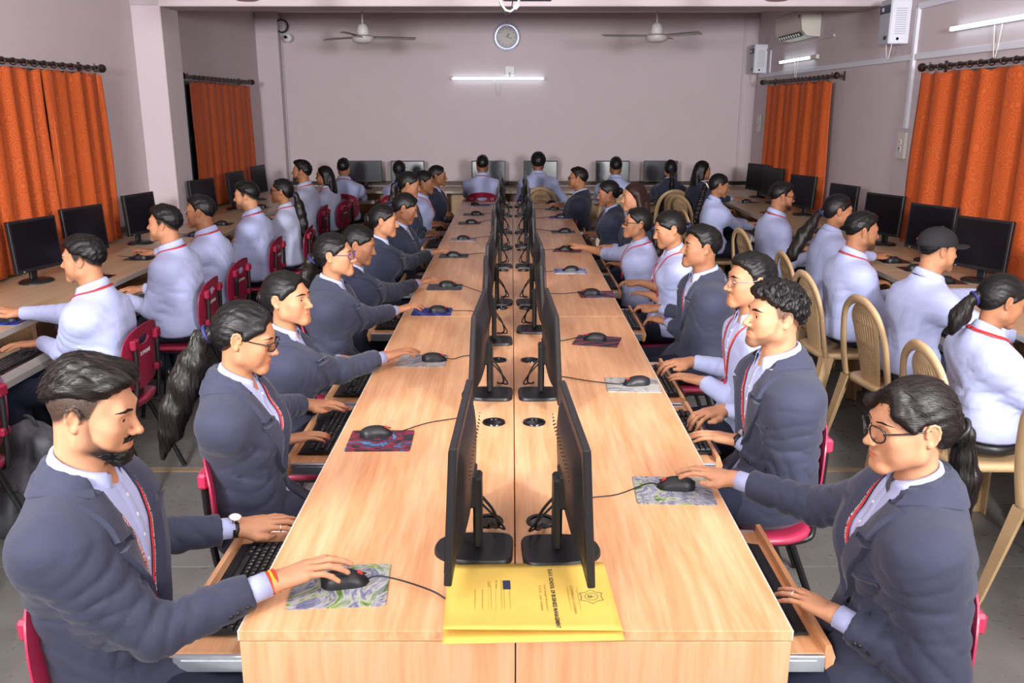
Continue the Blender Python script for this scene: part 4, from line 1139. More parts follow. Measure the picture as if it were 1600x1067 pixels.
# ---- head: y forward, x right, z up, unit = metres for a 0.235 m head
def head_prims(sex, fatness=0.0, nose=1.0, jaw=1.0):
    f = 1 if sex == 'f' else 0
    jw = (.050 if f else .056)*jaw+fatness*.006
    return [
        (el((0, -.014, .030), (.0765, .096, .087)), 'u', 0),
        (el((0, .030, -.022), (.064+fatness*.006, .060, .078)), 'u', .03),
        (rc((-jw, .006, -.058), (-.018, .073, -.094), .020, .017), 'u', .026),
        (rc((jw, .006, -.058), (.018, .073, -.094), .020, .017), 'u', .026),
        (rc((-jw-.002, .0, -.02), (-jw, .008, -.062), .018, .018), 'u', .02),
        (rc((jw+.002, .0, -.02), (jw, .008, -.062), .018, .018), 'u', .02),
        (rc((-.009, .0815, -.095), (.009, .0815, -.095), .0170, .0170), 'u', .018),
        (el((-.041, .056, -.020), (.025, .026, .022)), 'u', .024), (el((.041, .056, -.020), (.025, .026, .022)), 'u', .024),
        (el((-.036, .050, -.052), (.024, .028, .026)), 'u', .024), (el((.036, .050, -.052), (.024, .028, .026)), 'u', .024),
        (rc((-.036, .073, .026), (.036, .073, .026), .013, .013), 'u', .022),
        (el((-.0325, .100, .0055), (.0195, .020, .0125)), 's', .013), (el((.0325, .100, .0055), (.0195, .020, .0125)), 's', .013),
        (el((0, .0785, -.063), (.026, .018, .020)), 'u', .02),
        # eyelids round the eyeballs
        (el((-.0318, .0722, .0050), (.0146, .0144, .0144)), 'u', .004), (el((.0318, .0722, .0050), (.0146, .0144, .0144)), 'u', .004),
        (el((-.0322, .092, .0042), (.0150, .0165, .0068 if f else .0060)), 's', .0012), (el((.0322, .092, .0042), (.0150, .0165, .0068 if f else .0060)), 's', .0012),
        # nose
        (rc((0, .0815, .016), (0, .1065+.003*nose, -.025), .0068, .0088*nose), 'u', .013),
        (el((0, .1075+.003*nose, -.0275), (.0095, .0088, .0080)), 'u', .008),
        (el((-.0128, .0985, -.031), (.0072, .0105, .0072)), 'u', .007), (el((.0128, .0985, -.031), (.0072, .0105, .0072)), 'u', .007),
        (el((-.0068, .104, -.0385), (.0036, .0055, .0030)), 's', .002), (el((.0068, .104, -.0385), (.0036, .0055, .0030)), 's', .002),
        # lips
        (el((0, .0918, -.0565), (.0205, .0078, .0048)), 'u', .006), (el((0, .0908, -.0670), (.0170, .0080, .0058)), 'u', .006),
        (el((0, .1020, -.0618), (.0225, .0085, .0015)), 's', .003),
        # ears
    ]+ear(-1)+ear(1)
def ear(sx):
    def T(y, z, o=0): return (sx*(.0775+.0045+o+max(0, -(y+.004))*.32), -.012+y, -.002+z)
    rim = [T(.011, .004, -.002), T(.011, .017), T(.004, .0275), T(-.006, .0305), T(-.0155, .025), T(-.019, .012), T(-.0165, -.004), T(-.009, -.018), T(0, -.0265)]
    o = [(el(T(-.002, .003, -.004), (.0055, .0165, .0265), rotz(-sx*-.40)), 'u', .005)]
    o.append((el(T(-.001, .001, .003), (.0050, .0095, .0165), rotz(sx*.40)), 's', .004))
    for i in range(8): o.append((rc(rim[i], rim[i+1], .0036, .0036), 'u', .003))
    o.append((el(T(.002, -.0235, -.002), (.0050, .0080, .0085)), 'u', .005))
    o.append((el(T(.0105, .0, -.001), (.0035, .0040, .0065)), 'u', .003))
    return o
def head_mask(Q, sp):
    """Q in head units -> lip, beard, nail"""
    x, y, z = Q[:, 0], Q[:, 1], Q[:, 2]; ax = np.abs(x)
    sm = lambda a, b_, v: np.clip((v-a)/(b_-a), 0, 1)
    lip = np.clip(1.6-np.maximum(ax/.0225, np.abs(z+.0618)/np.maximum(.0105*(1-(ax/.026)**2), .001))*1.35, 0, 1)*(y > .080)
    lip *= sp.get('lip', .7)
    b = np.zeros(len(Q), F32)
    bd = sp.get('beard', 0)
    if bd:
        g = np.interp(y, [-.02, -.006, .002, .014, .022, .032, .052, .070, .080, .095], [-.2, -.02, .02, .018, -.022, -.046, -.060, -.071, -.075, -.074])
        reg = sm(.006, -.006, z-g)*sm(-.014, .0, y+.0)*sm(-.130, -.112, z)*sm(.085, .060, ax+.4*np.clip(-z-.09, 0, 1))
        lowz = np.interp(y, [-.02, 0, .03, .06, .08], [-.066, -.070, -.086, -.108, -.115])
        reg = reg*sm(-.010, .006, z-lowz)
        reg = np.maximum(reg, sm(-.071, -.078, z)*(y > .05)*sm(.030, .024, ax)*sm(-.130, -.115, z))
        mou = (np.abs(z+.0475) < .0055)*(ax < .030)*(y > .07)
        b = np.maximum(reg*(1-np.clip(lip*2, 0, 1)), mou*.9)*bd
    if sp.get('stache'):
        b = np.maximum(b, sm(.0085, .004, np.abs(z+.0475-.0*ax+.10*np.clip(ax-.012, 0, 1)*.6))*(ax < .031)*(y > .075)*sp['stache'])
    sc = sp.get('scalp', 0)
    if sc:
        g = np.interp(y, [-.2, -.09, -.05, -.02, .0, .015, .03, .05, .07], [-.09, -.06, -.03, .012, -.010, -.012, .035, .06, .07])
        b = np.maximum(b, sm(0, .018, z-g)*sc)
    return np.stack([lip, np.clip(b, 0, 1), np.zeros(len(Q), F32)], 1)

# ---- hands
POSE = {'mouse': dict(a=((8, 22, 14), (10, 20, 12), (12, 22, 14), (14, 24, 14)), tilt=10, sp=(-6, -1, 4, 10)),
        'key': dict(a=((18, 30, 18), (20, 32, 20), (20, 32, 20), (18, 28, 18)), tilt=3, sp=(-7, -1, 5, 12)),
        'flat': dict(a=((8, 14, 8), (8, 14, 8), (8, 14, 8), (9, 14, 8)), tilt=0, sp=(-8, -2, 5, 12)),
        'lap': dict(a=((22, 30, 18), (24, 32, 20), (25, 34, 20), (25, 32, 18)), tilt=0, sp=(-4, -1, 3, 7))}
def hand_prims(W, fwd, up, thumb, pose, s=1.0):
    """thumb=-1: thumb on the local -x side (right hand palm down)"""
    ps = POSE[pose]
    y = nrm(fwd); z = np.array(up, float); z = nrm(z-y*(z@y)); x = np.cross(y, z)
    tl_ = R_(ps['tilt']); y, z = y*cos(tl_)+z*sin(tl_), z*cos(tl_)-y*sin(tl_)
    m = -thumb
    def pt(a, b_, c): return np.array(W)+(x*a*m+y*b_+z*c)*s
    o = []; nails = []
    X = [-.0275, -.0085, .0110, .0285]; Y = [.092, .097, .091, .081]; Z = [.001, .004, .001, -.004]
    for i in range(4):
        o.append((rc(pt(X[i]*.55, .006, -.001), pt(X[i], Y[i]-.006, Z[i]-.002), .0150*s, (.0118 if i < 3 else .0108)*s), 'u', .012*s))
    o.append((el(pt(.002, .05, -.005), np.array((.030, .045, .0125))*s, np.stack([x*m, y, z], 1)), 'u', .012*s))
    LN = [(.043, .026, .021), (.047, .030, .022), (.043, .028, .021), (.034, .021, .019)]; RD = [.0087, .0089, .0084, .0075]
    for i in range(4):
        p = pt(X[i], Y[i], Z[i]); ang = 0; sa = R_(ps['sp'][i])
        d0 = y*cos(sa)+x*m*sin(sa); r = RD[i]
        for j in range(3):
            ang += R_(ps['a'][i][j]); d = d0*cos(ang)-z*sin(ang)
            q = p+d*LN[i][j]*s; r2 = r*(.93 if j < 2 else .86)
            o.append((rc(p, q, r*s, r2*s), 'u', .006*s if j == 0 else .003*s)); r = r2; p = q
        upv = z*cos(ang)+d0*sin(ang); nails.append(p+upv*r*s*.75)
    T = [(-.020, .024, -.006), (-.043, .050, -.014), (-.052, .079, -.016), (-.049, .101, -.020)]
    if pose in ('key', 'flat'): T = [(-.020, .024, -.006), (-.041, .052, -.014), (-.046, .080, -.018), (-.036, .100, -.022)]
    RT = [.0150, .0122, .0102, .0082]
    for j in range(3): o.append((rc(pt(*T[j]), pt(*T[j+1]), RT[j]*s, RT[j+1]*s), 'u', (.014 if j == 0 else .004)*s))
    o.append((rc(pt(-.018, .05, -.006), pt(-.026, .078, -.004), .0100*s, .0075*s), 'u', .012*s))
    nails.append(pt(*T[3])+z*.006*s)
    return o, nails, (x*m, y, z)

# ---- one person -> list of mesh records (name, parent, V, F, material, attr)
def snap_pts(bvh, P, off):
    out = []
    for p, o in zip(P, off):
        h = bvh.find_nearest(Vector(p))
        if h[0] is None: out.append(tuple(p)); continue
        q = h[0]+h[1]*o; out.append((q.x, q.y, q.z))
    return out
def quads(nr, nc): return [(i*nc+j, i*nc+j+1, (i+1)*nc+j+1, (i+1)*nc+j) for i in range(nr-1) for j in range(nc-1)]
_cache = {}
def person_geo(sp):
    sex = sp['sex']; f = sex == 'f'; S = sp.get('size', .94 if f else 1.0)
    dist = sp['dist']; rec = []; add = lambda *a, **k: rec.append((a, k))
    vf = sp.get('vf') or (.0023 if dist < 2.3 else .0029 if dist < 3.2 else .0045 if dist < 4.5 else .0064 if dist < 6.5 else .0082)
    H = np.array(sp['head'], float); hs = sp.get('hs', (.885 if f else .915))
    Rh = rotz(R_(sp.get('yaw', 0)))@rotx(R_(-sp.get('pitch', 0)))@roty(R_(sp.get('roll', 0)))
    hd = lambda p: H+Rh@(np.array(p, float)*hs)
    Rn = rotz(R_(sp.get('yaw', 0)*.4))@rotx(R_(-sp.get('pitch', 0)*.35))
    Nb = H+Rn@np.array((0, -.040, -.160))*hs+np.array(sp.get('ndx', (0, 0, 0)))
    P0 = np.array((sp.get('hipx', 0), 0, .535))
    zn, zp = Nb[2], P0[2]
    bow = sp.get('bow', -.014)
    tw = R_(sp.get('twist', 0))
    def spine(t):
        t = np.asarray(t); return np.stack([P0[0]+(Nb[0]-P0[0])*t, P0[1]+(Nb[1]-P0[1])*t+bow*4*t*(1-t)*.9, zp+(zn-zp)*t], -1)
    Wm, Dm = (([.172, .150, .140, .154, .166, .164, .066], [.125, .102, .096, .104, .100, .084, .055]) if f else
              ([.168, .156, .160, .176, .190, .190, .072], [.122, .108, .106, .114, .112, .094, .060]))
    Wm = np.array(Wm)*S*sp.get('wide', 1); Dm = np.array(Dm)*S*sp.get('deep', sp.get('wide', 1)); Tm = [0, .22, .42, .60, .74, .86, .985]
    cT, sT = cos(tw), sin(tw)
    def tcoord(P):
        t = (P[..., 2]-zp)/(zn-zp); tc = np.clip(t, -.2, 1.1)
        cx = P0[0]+(Nb[0]-P0[0])*tc; cy = P0[1]+(Nb[1]-P0[1])*tc+bow*3.6*tc*(1-tc)
        x = P[..., 0]-cx; y = P[..., 1]-cy
        if tw:
            a = tw*np.clip(t, 0, 1); c, s = np.cos(a), np.sin(a); x, y = x*c+y*s, -x*s+y*c
        return t, x, y
    def torso(g, t0=-.06, t1=1.03):
        def fn(P):
            t, x, y = tcoord(P); w_ = np.interp(t, Tm, Wm).astype(F32)+g; d_ = np.interp(t, Tm, Dm).astype(F32)+g
            q = (np.abs(x/w_)**2.6+np.abs(y/d_)**2.6)**(1/2.6)
            r = (q-1)*np.minimum(w_, d_)*.92
            L = zn-zp
            return np.maximum(np.maximum(r, (t-t1)*L), (t0-t)*L).astype(F32)
        return fn
    rs = (.166 if f else .186)*S*sp.get('wide', 1)
    rz_ = rotz(tw)
    sh = {+1: Nb+rz_@np.array((rs, .0+.03*sp.get('fr', 0), -.088*S)), -1: Nb+rz_@np.array((-rs, .0+.03*sp.get('fl', 0), -.088*S))}
    LU, LF = .285*S, .255*S
    arms = {}
    for sd, key in ((1, 'R'), (-1, 'L')):
        W = np.array(sp[key]['w'], float); A = sh[sd].copy(); v = W-A; D = np.linalg.norm(v)
        mx = (LU+LF)*.985
        if D > mx:
            mv = min(D-mx, .10); A = A+v/D*mv; A[2] -= .0; sh[sd] = A; v = W-A; D = np.linalg.norm(v)
        k = max(1.0, D/mx); lu, lf = LU*k, LF*k
        if k > 1.12: print('reach', sp['id'], key, round(k, 2))
        a = (lu*lu-lf*lf+D*D)/(2*D); h = math.sqrt(max(lu*lu-a*a, 0)); n = v/D
        pole = np.array(sp[key].get('pole', (sd*.45, -.35, -1.0))); pole = nrm(pole-n*(pole@n))
        E = A+n*a+pole*h
        fd = nrm(W-E); hdir = np.array(sp[key].get('dir', nrm((fd[0]*.75, fd[1]*.75+.35, 0))), float)
        arms[sd] = (A, E, W, hdir)
    # --- body: head, neck, upper chest, arms, hands as one surface
    body = [(xf(fn, H, Rh, hs), op, k*hs) for fn, op, k in head_prims(sex, sp.get('fat', 0), sp.get('nose', 1), sp.get('jaw', 1))]
    nr = (.046 if f else .055)*S
    body.append((rc(hd((0, -.020, -.055)), Nb+np.array((0, .008, -.015)), nr, nr*1.06), 'u', .026))
    body.append((rc(Nb+np.array((0, .03, -.03)), spine(.84)+rz_@np.array((0, float(np.interp(.84, Tm, Dm))-.034, 0)), .034*S, .030*S), 'u', .03))
    body.append((rc(sh[1]*.72+Nb*.28-np.array((0, .0, .015)), sh[-1]*.72+Nb*.28-np.array((0, 0, .015)), .046*S, .046*S), 'u', .04))
    body.append((el(Nb+np.array((0, .012, -.10)), (.12*S, .07*S, .12*S)), 'u', .03))
    nails = []; frames = {}
    for sd, key in ((1, 'R'), (-1, 'L')):
        A, E, W, hdir = arms[sd]
        bare = sp.get('rolled')
        body.append((rc(A, E, .036*S, .034*S), 'u', .02)); body.append((rc(E, W, (.040 if bare else .033)*S, .0235*S), 'u', .015))
        hp, nl, fr = hand_prims(W, hdir, sp[key].get('up', (-.12*sd, 0, 1)), -sd, sp[key].get('pose', 'key'), S*(.95 if f else 1.0)*sp.get('hand', 1))
        body.append((rc(W-nrm(W-E)*.02+fr[0]*.008, W+fr[1]*.012+fr[0]*.008, .0185*S, .018*S), 'u', .01)); body.append((rc(W-nrm(W-E)*.02-fr[0]*.008, W+fr[1]*.012-fr[0]*.008, .0185*S, .018*S), 'u', .01))
        body += hp; nails += nl; frames[sd] = fr
    pts = np.array([H+(.15, .15, .17), H-(.15, .15, .17)]+[a for sd in arms for a in arms[sd][:3]]+[arms[sd][2]+frames[sd][1]*.21 for sd in arms]+[Nb-(.16, .12, .25)])
    lo, hi = pts.min(0)-.06, pts.max(0)+.06
    fz = [(H[2]-.15, H[2]+.13, vf)]; fx = [(H[0]-.10, H[0]+.10, vf)]; fy = [(H[1]-.13, H[1]+.14, vf)]
    vh = max(vf, .0031)
    for sd in arms:
        a, b_ = arms[sd][2]-frames[sd][1]*.02, arms[sd][2]+frames[sd][1]*.20
        for q, lst in enumerate((fx, fy, fz)): lst.append((min(a[q], b_[q])-.05, max(a[q], b_[q])+.05, vh))
    co = max(.013, vf*2.2)
    V, Q = polygonise(body, lines(lo[0], hi[0], co, fx), lines(lo[1], hi[1], co, fy), lines(lo[2], hi[2], co, fz))
    hq = ((V-H)@Rh)/hs; mk_ = np.zeros((len(V), 3), F32); near = np.abs(hq).max(1) < .16
    mk_[near] = head_mask(hq[near], sp)
    if sp.get('nails'):
        for q in nails: mk_[:, 2] = np.maximum(mk_[:, 2], np.clip(1.6-np.sqrt(((V-q)**2).sum(1))/.0062, 0, 1))
    add('body', None, V, Q, SK[sp.get('skin', 1)], mk_)
    # --- clothes
    jk = sp['top'] == 'jacket'
    fold = .0068 if dist < 5 else .006
    def shirt_prims(g, sleeves=True, wr=0.0):
        o = [(torso(g), 'u', 0), (el(P0+(0, .015, .02), (.178*S*sp.get('wide', 1)+g, .135*S+g, .10)), 'u', .04)]
        if f:
            for sx in (-1, 1):
                c = spine(.66)+rz_@np.array((sx*.068*S, Dm[3]*.72, 0)); o.append((el(c, ((.066+g)*S, (.058+g)*S, (.064+g)*S)), 'u', .035))
        for sd in (1, -1):
            A, E, W, hdir = arms[sd]
            A = A+np.array((-.012*sd, 0, -.022))*S
            o.append((rc(Nb-np.array((0, .008, .047)), A+(0, 0, .006), .055*S+g, .047*S+g), 'u', .05))
            if sleeves:
                o.append((rc(A, E, .047*S+g*.85, .044*S+g*.8), 'u', .08))
        return o
    def vneck(P):
        t, x, y = tcoord(P); wv = np.interp(t, [.86, .99, 1.2], [-.004, .026*S, .03*S])
        return np.maximum(np.maximum((np.abs(x)-wv)*.9, .02-y), y-.16).astype(F32)
    def fold_fn(seed, amp):
        cr = []
        for sd in (1, -1):
            A, E, W, hdir = arms[sd]; nu, nf = nrm(E-A), nrm(W-E)
            cr.append((E, .0115, nrm(nu+nf), 74)); cr.append((E+nf*.11, .006, nrm(nf+.35*np.array((0, 0, 1))), 66))
            cr.append((A+nu*.10+np.array((0, .02, -.02)), .010, nrm(nu+np.array((-.5*sd, -.1, -.4))), 58))
            cr.append((A+np.array((-.05*sd, .04, -.13)), .010, nrm(np.array((-.75*sd, 0, .6))), 60)); cr.append((A+np.array((-.07*sd, -.10, -.12)), .012, nrm(np.array((-.6*sd, 0, .75))), 52))
        cr.append((P0+np.array((0, .02, .09)), .030, nrm(np.array((.12, .1, 1))), 56))
        cr = [(np.array(c, F32), F32(s_), np.array(n, F32), fr) for c, s_, n, fr in cr]
        def fn(P):
            ph = 1.9*fnoise(P, 20, seed); o = amp*.45*fnoise(P, 24, seed+2)
            for i, (c, s2, n, fr) in enumerate(cr):
                w_ = np.exp(-((P-c)**2).sum(-1)/s2)
                o = o+amp*w_*((1-np.abs(np.sin(P@n*fr+ph*(1+.2*(i % 3))+i)))**2.2*1.5-.35)
            return o.astype(F32)
        return fn
    def sleeve(o, g, end, rw):
        """lower sleeve, cut square 'end' metres above the wrist"""
        for sd in (1, -1):
            A, E, W, hdir = arms[sd]; n = nrm(W-E); Ln = np.linalg.norm(W-E); e = max(.02, Ln-end)
            lowr = rc(E, W+n*.03, .044*S+g*.8, rw); cut = plane(E+n*e, n)
            o.append(((lambda P, a=lowr, b_=cut: np.maximum(a(P), b_(P))), 'u', .018))
    sid = int(sp['id_n'])
    vs = max(.0074, vf*2) if dist < 4 else .0102 if dist < 6.5 else .0138
    lo2, hi2 = lo.copy()-.07, hi.copy()+.07; lo2[2] = .36; hi2[2] = max(Nb[2], sh[1][2], sh[-1][2])+.14
    lo2[0] = min(lo2[0], P0[0]-.30); hi2[0] = max(hi2[0], P0[0]+.30); lo2[1] = min(lo2[1], -.24); hi2[1] = max(hi2[1], .3)
    def gridmesh(prims, v, lo, hi): return polygonise(prims, lines(lo[0], hi[0], v, []), lines(lo[1], hi[1], v, []), lines(lo[2], hi[2], v, []))
    shirtm = M['shirt_stripe'] if sp.get('grey') else M['shirt']
    neck_hole = rc(Nb+(0, .004, .012), Nb+Rn@np.array((0, .02, .12)), nr*1.06, nr*1.3)
    if jk:
        sp_ = shirt_prims(.006, False)
        sp_.append((vneck, 's', .004)); sp_.append((neck_hole, 's', .008)); sp_.append((plane((0, 0, zp+.02), (0, 0, -1)), 'i', 0)); sp_.append((fold_fn(sid, .0022), 'n', 0))
        V, Q = gridmesh(sp_, max(vs*1.35, .010), lo2, hi2); shV, shQ = V, Q
        add('shirt', None, V, Q, shirtm, None)
        for sd in (1, -1):   # shirt cuffs showing below the jacket sleeves
            A, E, W, hdir = arms[sd]; n = nrm(W-E)
            mb = MB(); c0 = W-n*.052; c1 = W-n*.004; u = nrm(np.cross(n, (0, 0, 1))); v_ = np.cross(u, n); rws = []
            for c, r in ((c0, .031), (c1, .0305), (c1, .0285), (c0, .028)): rws.append([tuple(c+(u*cos(a)*1.05+v_*sin(a)*.94)*r*S) for a in np.linspace(0, 2*pi, 25)[:-1]])
            mb.grid(rws, closed=True); add('cuff', None, mb.v, mb.f, shirtm, None)
        inner = evalp_fn(shirt_prims(.006, False))
        jo = shirt_prims(.017)
        sleeve(jo, .013, .042, .038*S)
        jo.append((el(P0+(0, .06, -.02), (.190*S*sp.get('wide', 1), .185*S, .10)), 'u', .05))
        back = [Nb+rotz(tw)@np.array((sin(a)*.069*S, -cos(a)*.062*S+.004, .004+.020*cos(a))) for a in np.linspace(-1.85, 1.85, 9)]
        for i in range(8): jo.append((rc(back[i], back[i+1], .019*S, .019*S), 'u', .014))
        vb = sp.get('vbot', .40); op = sp.get('open', .008)
        def vcut(P):
            t, x, y = tcoord(P); wv = np.interp(t, [0, vb, vb*.45+.53, .97, 1.2], [op, op, .050*S+op*.3, .074*S, .080*S])
            return np.maximum(np.maximum(np.maximum((np.abs(x)-wv)*.9, .01-y), y-np.interp(t, Tm, Dm)-.058), -(inner(P)+.004)).astype(F32)
        jo.append((fold_fn(sid+3, fold), 'n', 0))
        jo.append((vcut, 's', .004))
        jo.append((neck_hole, 's', .006))
        V, Q = gridmesh(jo, vs, lo2, hi2)
        if dist > 3.4: V = relax(V, Q)
        jm = M['jacket_dark'] if sp.get('dark') else M['jacket']
        add('jacket', None, V, Q, jm, None)
        outV, outQ = V, Q
    else:
        so = shirt_prims(.011)
        sleeve(so, .006, LF*.86 if sp.get('rolled') else .004, .034*S if not sp.get('rolled') else .046*S)
        so.append((vneck, 's', .004)); so.append((neck_hole, 's', .006)); so.append((fold_fn(sid, fold*.8), 'n', 0))
        so.append((plane((0, 0, zp-.075), (0, 0, -1)), 'i', 0))
        V, Q = gridmesh(so, vs, lo2, hi2); V = relax(V, Q)
        add('shirt', None, V, Q, shirtm, None); outV, outQ = V, Q; shV, shQ = V, Q
    # neck axis helpers for collars
    ax = nrm(Rn@np.array((0, .22, 1.0))); fx_ = rotz(tw+R_(sp.get('yaw', 0)*.3))@np.array((0, 1.0, 0)); fx_ = nrm(fx_-ax*(fx_@ax)); rx_ = np.cross(fx_, ax)
    def ring(a, r, z): return Nb+(rx_*sin(a)*r*1.04-fx_*cos(a)*r+fx_*.006)+ax*z       # a=0 at the nape
    n_ = 40; rws = [[], [], [], []]
    ga = 2.72
    for i in range(n_+1):
        a = -ga+2*ga*i/n_; fr_ = (abs(a)/ga)
        zt = .046-.018*fr_**2.2; fall = .036+.030*max(0, (fr_-.66)/.34)**1.5; r0 = nr*1.13+.004*fr_
        rws[0].append(tuple(ring(a, r0, zt-.034))); rws[1].append(tuple(ring(a, r0+.001, zt)))
        rws[2].append(tuple(ring(a, r0+.008, zt-.004))); rws[3].append(tuple(ring(a, r0+(.012+.020*fr_**3 if jk else .018+.018*fr_**2), zt-fall)))
    mb = MB().grid(rws); add('collar', 'shirt', mb.v, mb.f, shirtm, None, solid=.0022)
    bvh_s = BVHTree.FromPolygons(shV.tolist(), shQ.tolist())
    if jk:
        bv = BVHTree.FromPolygons(outV.tolist(), outQ.tolist())
        for sx in (-1, 1):
            rw_, of_ = [], []; nt_ = sp.get('notch', .77)
            ts = sorted(list(np.linspace(vb+.01, .96, 22))+[nt_ - .002, nt_+.001, nt_+.029, nt_+.031])
            def chest(t, x):
                wv = float(np.interp(t, [0, vb, vb*.45+.53, .97, 1.2], [op, op, .050*S+op*.3, .074*S, .080*S])); X = sx*(wv+x)
                p = spine(t); c, s = cos(tw*t), sin(tw*t)
                yy_ = float(np.interp(t, Tm, Dm))+.02
                yy_ *= max(0.05, 1-abs(X/(np.interp(t, Tm, Wm)+.02))**2.6)**(1/2.6) if abs(X) < np.interp(t, Tm, Wm)+.02 else .05
                return p+np.array((X*c-yy_*s, X*s+yy_*c, 0))
            lw0 = .098*S if not f else .088*S
            for t in ts:
                if t < nt_: lw = lw0*((t-vb)/(nt_-vb))**.8
                elif t < nt_+.03: lw = lw0*.42
                else: lw = lw0*(.92-.9*(t-nt_-.025))
                for k, (fr_, off) in enumerate(((-.08, -.004), (-.01, .006), (.3, .011), (.65, .0145), (.975, .0165), (1.0, -.003))):
                    rw_.append(chest(t, lw*fr_)); of_.append(off)
            q = []
            fw = rz_@np.array((0, 1.0, 0))
            for p, o in zip(rw_, of_):
                h = bv.ray_cast(Vector(np.array(p)+fw*.085), Vector(-fw), .20)
                if h[0] is None or abs((np.array(h[0])-np.array(p))@fw) > .085:
                    h = bv.find_nearest(Vector(p))
                    if h[3] > .035: h = (Vector(p)-Vector(fw)*.01, Vector(fw))
                q.append(np.array(h[0]+h[1]*(o*.7))+fw*o*.4)
            q = np.array(q).reshape(len(ts), 6, 3)
            for _ in range(3):
                dq = q[:-2, :, 1]*.25+q[1:-1, :, 1]*.5+q[2:, :, 1]*.25; q[1:-1, :, 1] = dq; q[1:-1, :, 0] = np.where(np.abs(q[2:, :, 0]-q[:-2, :, 0]) < .03, q[:-2, :, 0]*.25+q[1:-1, :, 0]*.5+q[2:, :, 0]*.25, q[1:-1, :, 0])
            q = [tuple(p) for p in q.reshape(-1, 3)]; add('lapel', 'jacket', q, quads(len(ts), 6), jm, None, sharp=32)
        # turned-down collar round the back of the neck
        rw_, of_ = [], []
        A_ = np.linspace(-1.95, 1.95, 23)
        for a in A_:
            e = abs(a)/1.95
            for k, (rr_, zz_, off) in enumerate(((.060, .038, .003), (.070, .034, .007), (.087, .002, .009), (.102, -.032, .008), (.104, -.036, .0005))):
                p = Nb+rotz(tw)@np.array((sin(a)*rr_*S*1.03, -cos(a)*rr_*S*.94+.006, (zz_-.024*e)*S)); rw_.append(p); of_.append(off)
        q = np.array(snap_pts(bv, rw_, of_)).reshape(len(A_), 5, 3)
        for _ in range(4): q[1:-1] = q[:-2]*.25+q[1:-1]*.5+q[2:]*.25
        q = [tuple(p) for p in q.reshape(-1, 3)]; add('jacket_collar', 'jacket', q, quads(len(A_), 5), jm, None, sharp=32)
        if dist < 3.6:   # buttons, breast pocket, sleeve buttons
            def button(c, n, r, h):
                mb = MB(); ball(mb, c, n, r, h); add('button', 'jacket', mb.v, mb.f, M['black'], None)
            for sd in (1, -1):
                A, E, W, hdir = arms[sd]; n = nrm(W-E); o_ = nrm(np.cross(n, (0, 0, 1))*sd+np.array((0, 0, -.25)))
                for k in range(3):
                    h = bv.find_nearest(Vector(W-n*(.062+.019*k)+o_*.06)); button(h[0]+h[1]*.001, h[1], .0062, .003)
            for t in ((vb-.02, vb-.26) if vb > .3 else (vb-.01,)):
                h = bv.find_nearest(Vector(chest(max(t, .02), -.010 if op < .02 else .02))); button(h[0]+h[1]*.001, h[1], .0095, .004)
            rw_, of_ = [], []
            for i in range(9):
                for (dt, off) in ((0, 0), (.0, .004), (.035, .004), (.036, -.001)):
                    t = .60+dt+.006*i/8; X = .085+.085*i/8; p = spine(t); 
                    yy_ = .13; rw_.append(p+rz_@np.array((-X*S-.01, yy_*(1-(X/.24)**2)**.5, 0))); of_.append(off)
            add('breast_pocket', 'jacket', snap_pts(bv, rw_, of_), quads(9, 4), jm, None)
    else:
        bv = bvh_s
    if dist < 4.6:    # shirt placket and buttons
        pl, of_ = [], []
        for i in range(16):
            t = .98-.5*i/15
            for X, off in ((-.016, 0.0), (-.015, .0018), (.015, .0018), (.016, 0.0)):
                p = spine(t)+rz_@np.array((X, float(np.interp(t, Tm, Dm))+.01, 0)); pl.append(p); of_.append(off)
        add('placket', 'shirt', snap_pts(bvh_s, pl, of_), quads(16, 4), shirtm, None)
        for t in (.94, .82, .70, .58):
            mb = MB()
            h = bvh_s.find_nearest(Vector(spine(t)+rz_@np.array((0, .16, 0)))); ball(mb, h[0]+h[1]*.002, h[1], .0052, .002)
            add('shirt_button', 'shirt', mb.v, mb.f, M['lightgrey'], None)
    # lanyard
    if sp.get('lan', True):
        path = []
        for a in np.linspace(0, 1.75, 9): path.append(ring(a, nr*1.13+.022+.004*a, .004-.004*a))
        tb = sp.get('lt', .52)
        e = path[-1]; bt = spine(tb)+rz_@np.array((sp.get('lx', 0), float(np.interp(tb, Tm, Dm))+.03, 0))
        for k in range(1, 17):
            u = k/16; p = e+(bt-e)*u; p = p+rz_@np.array((0, .05*sin(pi*u), 0)); path.append(p)
        wd = .0085 if dist < 4.0 else .0048
        for sx in (-1, 1):
            if sx < 0: pp = [p-2*((p-Nb)@rx_)*rx_ if i < 9 else None for i, p in enumerate(path)]; e2 = pp[8]; pp = pp[:9]+[e2+(bt-e2)*(k/16)+rz_@np.array((0, .05*sin(pi*k/16), 0)) for k in range(1, 17)]
            else: pp = path
            rw_ = []; of_ = []
            if jk: pp = pp[8:]
            for i, p in enumerate(pp):
                tg = nrm(pp[min(i+1, len(pp)-1)]-pp[max(i-1, 0)]); h = bvh_s.find_nearest(Vector(p)); nn = np.array(h[1]); side = nrm(np.cross(tg, nn))
                b0 = np.array(h[0])
                for q_ in (-1, 0, 1): rw_.append(b0+side*wd*q_); of_.append((.0055 if dist < 4 else .0035)+.0012*(1-abs(q_)))
            q = snap_pts(bvh_s, rw_, of_); st = quads(len(pp), 3)
            add('lanyard', None, q, st, M['lan'], None, solid=.0012)
